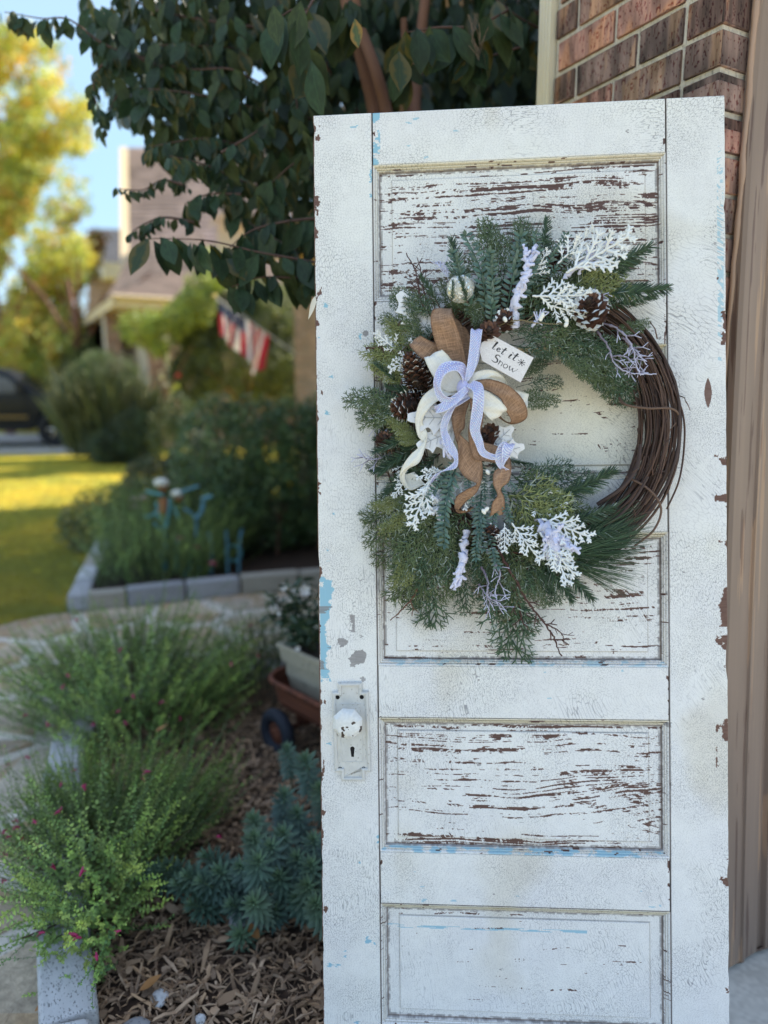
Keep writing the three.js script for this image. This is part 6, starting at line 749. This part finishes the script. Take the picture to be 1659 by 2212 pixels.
  const bo = tag(meshOf(roughBlock(.5, .2, .3, 5, .09), mat({ color: lin(.42, .30, .24), map: rep(stoneTex, .4) })), 'pinkish boulder lying at the edge of the neighbour lawn', 'rock'); bo.name = numbered('boulder'); bo.position.copy(gp(275, 984)); scene.add(bo);
}
{ // what grows in the far bed, and the teal ornament
  reseed(1600); const c1 = gp(330, 1230), f1 = patchOf([[215, 1290], [270, 1180], [400, 1160], [470, 1180], [520, 1235], [430, 1275]]);
  salvia('leafy bed plants with a few pink flowers around the teal ornament', f1, 2600, .55, { center: c1, lean: .5, greens: [.7, 1.3], name: 'bed_plant', flowers: [[399, 1163, 5.2, .055], [418, 1182, 5.1, .055], [451, 1218, 5.0, .055]] });
  const c2 = gp(250, 1190), o2 = thing('bed_shrub', 'loose green shrub at the left end of the far bed beside the lawn', 'shrub', c2); crown(o2, [[-.15, .25, 0, .35, .28, .3, 500], [.2, .3, -.2, .4, .35, .4, 600], [.7, .35, -.4, .5, .4, .4, 600]], .035, [lin(.10, .15, .045), lin(.13, .19, .055), lin(.18, .18, .08)], { gaps: .36 }); const wf = (() => { const m = new MB(); for (let k = 0; k < 12; k++) { const a = k * 2.4; m.leaf(V(0, 0, 0), V(Math.cos(a), .4 + k * .05, Math.sin(a)), V(0, 1, 0), 1, .5, { n: 2 }); } return m.geo(); })();
  for (const [u, v, s] of [[268, 1168, .05], [255, 1178, .045], [300, 1085, .09], [292, 1100, .07]]) { const f = part(o2, 'flower', wf, mat({ color: s > .06 ? lin(.58, .42, .40) : lin(.7, .7, .72) })); f.position.copy(pt(u, v, 5.9)).sub(c2); f.scale.setScalar(s); }
  const oc = gp(362, 1228), orn = thing('garden_ornament', 'teal painted metal yard ornament with outstretched arms and pale tops in the far bed', 'ornament', oc), teal = mat({ color: lin(.10, .32, .34), roughness: .6 }), blue2 = mat({ color: lin(.10, .25, .32), roughness: .6 }), rustM = mat({ color: lin(.36, .15, .06), roughness: .8 }), paleM = mat({ color: lin(.68, .68, .60), roughness: .7 });
  const T = (list, r, m = teal, name = 'arm') => part(orn, name, new MB().tube(spline(list.map(([u, v, Z = 5.35]) => pt(u, v, Z).sub(oc)), 14), r * .85, 8), m);
  T([[316, 1061], [330, 1065], [352, 1069]], .014); T([[390, 1064], [408, 1057], [430, 1050]], .013, blue2); T([[367, 1076], [366, 1100], [362, 1125], [357, 1150], [358, 1200], [358, 1232]], .016, teal, 'post'); T([[338, 1085], [342, 1110], [352, 1130], [357, 1150]], .014); T([[308, 1115], [322, 1117], [336, 1110], [344, 1116]], .016); T([[332, 1128], [340, 1138], [356, 1146]], .011); T([[376, 1092], [380, 1105], [386, 1120]], .011); T([[398, 1098], [414, 1110], [424, 1122], [424, 1150], [430, 1235]], .014, blue2, 'post'); T([[424, 1122], [436, 1105], [440, 1085]], .02, blue2); T([[436, 1080], [448, 1075], [458, 1072]], .02, blue2); T([[380, 1158], [384, 1185], [380, 1235]], .02, teal, 'post'); T([[352, 1180], [350, 1232]], .011, teal, 'post'); T([[452, 1150], [456, 1180], [456, 1240]], .02, blue2, 'post'); T([[488, 1145], [491, 1175], [492, 1240]], .013, blue2, 'post'); T([[522, 1143], [518, 1172], [516, 1238]], .012, blue2, 'post'); T([[414, 1200], [408, 1225], [400, 1250]], .02, teal, 'post'); T([[353, 1076], [354, 1092], [351, 1110]], .040, rustM, 'body');
  const ring = part(orn, 'ring', new THREE.TorusGeometry(.06, .011, 8, 24), teal); ring.position.copy(pt(505, 1195, 5.4)).sub(oc);
  for (const [u, v, s] of [[349, 1043, .060], [383, 1066, .050]]) { const f = part(orn, 'pale_top', new THREE.SphereGeometry(1, 14, 10), paleM); f.position.copy(pt(u, v, 5.4)).sub(oc); f.scale.set(s, s * .62, s * .8); const q = part(orn, 'collar', new THREE.ConeGeometry(s * .8, s * .9, 12), rustM); q.position.copy(pt(u + 4, v + 16, 5.4)).sub(oc); q.rotation.x = Math.PI; }
}
{ // grass blades on the lawn in view
  reseed(1700); const tuft = (() => { const m = new MB(); for (let k = 0; k < 7; k++) { const a = rr(0, 6.28); m.leaf(V(rr(-.5, .5), 0, rr(-.5, .5)), V(Math.cos(a) * .5, 1, Math.sin(a) * .5), V(rr(-1, 1), 0, rr(-1, 1)), rr(.6, 1.1), .11, { n: 2, curl: .6, shape: .35 }); } return m.geo(); })();
  const gm = phys({ color: 0xffffff, roughness: .6, transmission: .45, thickness: 0 }), noPath = pathPoly, bed2 = farBed;
  instanced(scene, 'grass', tuft, gm, 60000, (k, d, c) => { const u = rr(-60, 720), v = 960 + 420 * Math.pow(rnd(), 1.35), p = gp(u, v); if (p.z < -17.5 || inside(noPath, p.x, p.z) || inside(bed2, p.x, p.z)) return false; d.position.copy(p); d.rotation.set(0, rr(0, 6.28), 0); d.scale.set(.05, rr(.022, .042), .05); const y = fbm(p.x * 1.2, p.z * 1.2, 3); c.copy(lin(.36, .36, .045)).lerp(lin(.66, .52, .05), smooth(.3, .7, y) * rr(.5, 1.2)).multiplyScalar(rr(.75, 1.25)); });
}
struct('neighbour_drive', sheet([gp(-900, 985), gp(-200, 984), gp(230, 980), gp(330, 975), gp(300, 938), gp(-100, 938), gp(-900, 938)], .015, .4), mat({ map: concTex, color: lin(.80, .79, .82), bumpMap: concTex, bumpScale: .003 }));
{ // black pickup truck parked nose in
  reseed(1800); const Z = 17.9, p0 = gp(125, 966), tr = thing('pickup_truck', 'black pickup truck parked on the neighbour driveway, nose to the house', 'truck', p0, AX * .55), paint = phys({ color: lin(.008, .011, .018), roughness: .45, clearcoat: .15, clearcoatRoughness: .2, specularIntensity: .4 }), glass = phys({ color: lin(.02, .03, .04), roughness: .05, clearcoat: 1 }), black = mat({ color: lin(.012, .012, .013), roughness: .8 }), chrome = mat({ color: lin(.55, .53, .48), metalness: 1, roughness: .25 }); void Z;
  // origin under the front wheel; +x towards the nose, side facing us at z = 0
  const side = [[-4.6, .55], [-4.65, 1.18], [-2.95, 1.20], [-2.85, 1.24], [-2.55, 1.78], [-2.2, 1.88], [-1.25, 1.86], [-.95, 1.76], [-.45, 1.30], [.95, 1.20], [1.08, 1.10], [1.12, .62], [1.0, .50], [.52, .50]]; const sh = new THREE.Shape(side.map((q) => new THREE.Vector2(...q))); const arch = (x) => { for (let k = 0; k <= 10; k++) { const a = k / 10 * Math.PI; sh.lineTo(x + Math.cos(a) * .50, .52 + Math.sin(a) * .48 * .92); } }; arch(0); sh.lineTo(-.55, .50); sh.lineTo(-3.0, .50); arch(-3.5); const g = new THREE.ExtrudeGeometry(sh, { depth: 1.8, bevelEnabled: true, bevelSize: .06, bevelThickness: .09, bevelSegments: 3 }); g.translate(0, 0, -1.9); part(tr, 'body', BGU.toCreasedNormals(g, .6), paint);
  const win = (pts, name = 'window') => { const s = new THREE.Shape(pts.map((q) => new THREE.Vector2(...q))), w = new THREE.ExtrudeGeometry(s, { depth: .02, bevelEnabled: false }); w.translate(0, 0, -.008); return part(tr, name, w, glass); }; win([[-2.62, 1.30], [-2.42, 1.74], [-1.92, 1.78], [-1.92, 1.30]]); win([[-1.84, 1.30], [-1.84, 1.78], [-1.28, 1.76], [-.98, 1.66], [-.64, 1.32]]); const ws = new MB().face([V(-.93, 1.77, -.15), V(-.93, 1.77, -1.65), V(-.42, 1.315, -1.75), V(-.42, 1.315, -.05)].map((q) => q.add(V(.02, .02, 0)))); part(tr, 'windscreen', ws, glass);
  for (const x of [-1.88, -.62, -2.75]) part(tr, 'door_seam', new MB().box(x - .008, x + .008, .58, 1.28, .085, .098).geo(true), black); for (const x of [-2.35, -1.3]) part(tr, 'door_handle', new MB().box(x - .12, x + .04, 1.10, 1.14, .09, .12).geo(true), chrome);
  part(tr, 'side_step', new MB().box(-2.9, -.62, .42, .50, 0, .14).geo(true), black); part(tr, 'bumper', new MB().box(1.05, 1.28, .48, .74, -1.85, .04).geo(true), chrome); part(tr, 'headlight', new MB().box(.92, 1.14, .86, 1.05, -.30, .095).geo(true), phys({ color: lin(.6, .6, .6), roughness: .1, clearcoat: 1 })); part(tr, 'mirror', new MB().box(-.78, -.62, 1.32, 1.56, .1, .30).geo(true), black); part(tr, 'trim_strip', new MB().box(-3.0, -.6, .72, .78, .085, .102).geo(true), mat({ color: lin(.16, .11, .045), metalness: .6, roughness: .4 }));
  const ty = new THREE.TorusGeometry(.325, .115, 14, 32), sp = new MB(); for (let k = 0; k < 6; k++) { const a = k / 6 * 6.28; sp.tube([V(Math.cos(a) * .04, Math.sin(a) * .04, .03), V(Math.cos(a) * .24, Math.sin(a) * .24, .0)], (t) => .05 - .012 * t, 6); } sp.add(new THREE.TorusGeometry(.245, .03, 8, 28)); sp.add(new THREE.CylinderGeometry(.07, .07, .06, 16).rotateX(Math.PI / 2)); const spg = sp.geo(), back = new THREE.CylinderGeometry(.25, .25, .02, 24).rotateX(Math.PI / 2).translate(0, 0, -.06);
  for (const [x, z] of [[0, -.05], [-3.5, -.05], [0, -1.75], [-3.5, -1.75]]) { const w = new THREE.Group(); w.name = 'wheel'; w.position.set(x, .44, z); tr.add(w); part(w, 'tyre', ty, black); part(w, 'rim', spg, chrome); part(w, 'brake_disc', back, black); }
}
{ // the neighbour's house: brick front, low hip roof, tall roof behind
  reseed(1900); const O = pt(318, 760, 16.6).setY(0), nb = thing('brick_house', 'pink brick neighbour house with tan shingle roofs beyond the lawn', 'house', O, AX); nb.updateMatrixWorld(); const inv = nb.matrixWorld.clone().invert(), P = (u, v, Z) => pt(u, v, Z).applyMatrix4(inv);
  const pink = [lin(.36, .22, .18), lin(.42, .28, .23), lin(.30, .18, .15), lin(.34, .24, .21)]; const top = 3.25;
  brickwork(nb, V(0, 0, 0), V(1, 0, 0), V(0, 1, 0), 9, top, pink); part(nb, 'wall', new MB().box(0, 9, 0, top, -6, -.012).geo(true), mortarMat);
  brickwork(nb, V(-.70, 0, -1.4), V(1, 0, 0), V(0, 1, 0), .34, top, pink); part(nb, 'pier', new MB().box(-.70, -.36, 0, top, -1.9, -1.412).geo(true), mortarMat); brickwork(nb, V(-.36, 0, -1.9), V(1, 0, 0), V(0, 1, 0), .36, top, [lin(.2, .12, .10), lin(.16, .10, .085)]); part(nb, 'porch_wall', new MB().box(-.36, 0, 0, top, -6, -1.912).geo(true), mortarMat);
  part(nb, 'soffit', new MB().box(-.72, 9.4, top, top + .03, -6, .45).geo(true), trimMat); part(nb, 'fascia', new MB().box(-.74, 9.42, top - .04, top + .2, .45, .48).box(-.75, -.72, top - .04, top + .2, -6, .48).geo(true), mat({ color: lin(.66, .54, .36), roughness: .6 })); part(nb, 'downspout', new MB().box(.36, .48, 0, top, .02, .11).geo(true), mat({ color: lin(.74, .66, .50), roughness: .5 })); part(nb, 'gutter', new MB().tube([V(-.77, top + .16, .53), V(9.4, top + .16, .53)], .06, 8), trimMat);
  const e0 = V(-.75, top + .18, .5), e1 = V(9.4, top + .18, .5), r0 = V(1.7, 4.75, -2.2), r1 = V(7, 4.75, -2.2), e2 = V(-.75, top + .18, -6.5); shingles(nb, e0, e1, r1, r0, roofTan.map((c) => c.clone().multiplyScalar(.8)), 'roof', .2); shingles(nb, e2, e0, r0, V(1.7, 4.75, -4.2), roofTan, 'roof', .2);
  // steeper roof behind, its front in the light, and the tall roof with a straight rake
  shingles(nb, P(205, 690, 18.6), P(470, 640, 18.6), P(440, 505, 21.5), P(300, 520, 21.5), roofTan, 'roof', .2); part(nb, 'gable_wall', new MB().face([P(207, 690, 18.8), P(207, 690, 24), P(300, 525, 22), P(300, 525, 21.6)]).face([P(205, 690, 18.7), P(207, 850, 18.7), P(207, 850, 24), P(205, 690, 24)]).geo(true), mat({ color: lin(.40, .27, .22) }));
  const pinkRoof = [lin(.31, .225, .19), lin(.35, .255, .22), lin(.27, .195, .165)]; shingles(nb, P(282, 650, 20.5), P(620, 640, 20.5), P(640, 322, 24), P(277, 320, 24), pinkRoof, 'roof', .22); const rk = new MB(); { const a = P(281, 652, 20.45), b = P(276, 319, 23.95), w = V(-.26, 0, 0), dn = V(0, -.30, -.02); rk.face([a, b, b.clone().add(w), a.clone().add(w)]); rk.face([a.clone().add(w), b.clone().add(w), b.clone().add(w).add(dn), a.clone().add(w).add(dn)]); rk.face([a.clone().add(dn), b.clone().add(dn), b.clone().add(w).add(dn), a.clone().add(w).add(dn)]); } part(nb, 'rake_board', rk.geo(true), trimMat);
  part(nb, 'gable_wall', new MB().face([P(283, 652, 20.9), P(283, 900, 20.9), P(278, 900, 27), P(275, 560, 27), P(277, 330, 24.3)]).geo(true), mat({ color: lin(.42, .29, .24) }));
  // cream gable peeking out on the right
  part(nb, 'dormer', new MB().face([P(470, 470, 19), P(545, 470, 19), P(545, 640, 19), P(470, 640, 19)]).face([P(455, 480, 18.7), P(505, 440, 18.7), P(560, 478, 18.7), P(560, 488, 18.7), P(505, 452, 18.7), P(455, 490, 18.7)]).geo(true), mat({ color: lin(.56, .42, .28) }));
  const O2 = pt(240, 700, 31).setY(0), h2 = thing('slate_roof_house', 'far house with dark slate roof seen left of the tall tan roof', 'house', O2, AX); h2.updateMatrixWorld(); const i2 = h2.matrixWorld.clone().invert(), P2 = (u, v, Z) => pt(u, v, Z).applyMatrix4(i2); shingles(h2, P2(186, 590, 29), P2(420, 600, 29), P2(400, 500, 33), P2(192, 494, 33), [lin(.085, .085, .095), lin(.10, .10, .11), lin(.07, .07, .08)], 'roof', .35); part(h2, 'wall', new MB().face([P2(190, 596, 29.6), P2(415, 604, 29.6), P2(415, 900, 29.6), P2(190, 900, 29.6)]).face([P2(190, 596, 29.6), P2(190, 900, 29.6), P2(196, 900, 34), P2(193, 520, 33.5)]).geo(true), mat({ color: lin(.38, .27, .22) })); part(h2, 'chimney', new MB().add(new THREE.BoxGeometry(1.0, .6, .8), new THREE.Matrix4().setPosition(P2(250, 588, 28.4))).geo(true), mat({ color: lin(.6, .58, .52) }));
}
{ // the flag on its slanting pole
  reseed(2000); const b = pt(640, 765, 9.9), t = pt(462, 640, 9.5), fl = thing('flag', 'red and white striped flag drooping from a slanting pole by the bushy tree', 'flag', b); const cv = document.createElement('canvas'); cv.width = 512; cv.height = 512; const x = cv.getContext('2d'); for (let k = 0; k < 13; k++) { x.fillStyle = k % 2 ? '#e9e4e2' : '#b01830'; x.fillRect(k * 512 / 13, 0, 512 / 13 + 1, 512); } x.fillStyle = '#1c2a55'; x.fillRect(0, 0, 7 * 512 / 13, 205); x.fillStyle = '#f2f2f2'; for (let r = 0; r < 9; r++) for (let c = 0; c < (r % 2 ? 5 : 6); c++) { const cx = 22 + c * 46 + (r % 2 ? 23 : 0), cy = 14 + r * 22; x.beginPath(); for (let k = 0; k < 10; k++) { const a = k / 10 * 6.283 - 1.57, q = k % 2 ? 3.4 : 8.5; x[k ? 'lineTo' : 'moveTo'](cx + Math.cos(a) * q, cy + Math.sin(a) * q); } x.fill(); }
  const tx = new THREE.CanvasTexture(cv); tx.colorSpace = THREE.SRGBColorSpace; tx.magFilter = THREE.LinearFilter;
  part(fl, 'pole', new MB().tube([V(0, 0, 0), t.clone().sub(b)], .014, 8), mat({ color: lin(.5, .48, .45), roughness: .5 })); const kn = part(fl, 'finial', new THREE.SphereGeometry(.03, 12, 10), mat({ color: lin(.5, .38, .12), metalness: .8, roughness: .3 })); kn.position.copy(t).sub(b);
  const m = new MB(), nu = 26, nv = 18; for (let j = 0; j <= nv; j++) for (let i = 0; i <= nu; i++) { const s = i / nu, q = j / nv, u = lerp(468, 582, s), v = lerp(640, 722, s) + q * (lerp(84, 72, s) + 34 * Math.exp(-Math.pow((s - .72) / .2, 2))) , Z = 9.55 + .3 * s + .10 * Math.sin(s * 15 + q * 2.2) * (.35 + q), du = 10 * Math.sin(s * 11 + 1) * q - 14 * q * Math.exp(-Math.pow((s - .85) / .15, 2)) ; const p = pt(u + du, v, Z).sub(b); m.vert(p.x, p.y, p.z, s, 1 - q); if (i && j) { const o = (j - 1) * (nu + 1) + i - 1; m.quad(o, o + 1, o + nu + 2, o + nu + 1); } } part(fl, 'cloth', m, phys({ map: tx, roughness: .75, transmission: .4, thickness: 0 }));
}
{ // trees along the street
  reseed(2100); const yel = [lin(.56, .60, .10), lin(.68, .64, .09), lin(.42, .50, .10), lin(.70, .56, .09), lin(.30, .38, .09), lin(.66, .40, .08), lin(.62, .64, .18)], grn = [lin(.16, .22, .06), lin(.22, .28, .07), lin(.11, .17, .05), lin(.34, .36, .09)];
  const tree = (name, label, u, Z, list, size, cols, tr, opt) => { const base = pt(u, 900, Z).setY(0), o = thing(name, label, 'tree', base); crown(o, list.map(([a, b, z, rx, ry, n]) => { const c = pt(a, b, Z + z).sub(base), k = Z / FPX; return [c.x, c.y, c.z, rx * k, ry * k, (rx + ry) / 2 * k, n]; }), size, cols, { m: treeM, gaps: .50, shell: .3, ...opt }); if (tr) { trunk(o, [V(0, 0, 0), V(.1, 2, 0), V(-.1, 4.5, 0)], .16); limbs(o, V(.05, 2.5, 0), 6, 3.2, .07, .8); } return o; };
  tree('autumn_tree', 'tall yellow leaved autumn tree at the left behind the truck', 20, 22, [[60, 160, 0, 110, 90, 1200], [110, 260, 0, 95, 80, 1100], [20, 330, 0, 110, 100, 1100], [90, 420, 0, 100, 70, 1000], [30, 520, 0, 120, 100, 1300], [130, 560, -1, 70, 60, 600], [60, 650, 0, 100, 90, 1200], [100, 740, -1, 90, 70, 1000], [30, 790, 0, 100, 60, 900], [-60, 400, 0, 110, 330, 1600]], .17, yel, 1);
  tree('orange_tree', 'small orange and yellow tree in front of the dark slate roof', 190, 25, [[215, 545, 0, 38, 40, 200], [180, 590, 0, 50, 40, 260], [225, 520, 0, 20, 30, 80], [160, 660, 0, 45, 40, 240], [150, 720, 0, 70, 40, 300]], .16, [lin(.45, .26, .02), lin(.42, .32, .03), lin(.20, .22, .04), lin(.45, .18, .02)], 1);
  tree('street_tree', 'mid green tree between the truck and the neighbour brick wall', 175, 21, [[170, 760, 0, 55, 50, 900], [200, 800, 0, 50, 50, 800], [150, 820, 1, 50, 40, 600], [215, 740, 1, 30, 60, 300]], .13, grn, 1); tree('street_tree', 'yellow green low tree behind the cab of the black truck', 60, 24, [[70, 790, 0, 90, 50, 1100], [10, 770, 0, 80, 60, 900], [130, 800, 0, 50, 45, 600]], .16, yel, 1);
  tree('far_tree', 'hazy green tree at the end of the street, left edge of the photo', -40, 40, [[-60, 760, 0, 90, 80, 900], [60, 800, 3, 100, 50, 900], [-200, 740, 0, 120, 120, 900]], .3, grn, 1);
}
renderer.render(scene, camera);
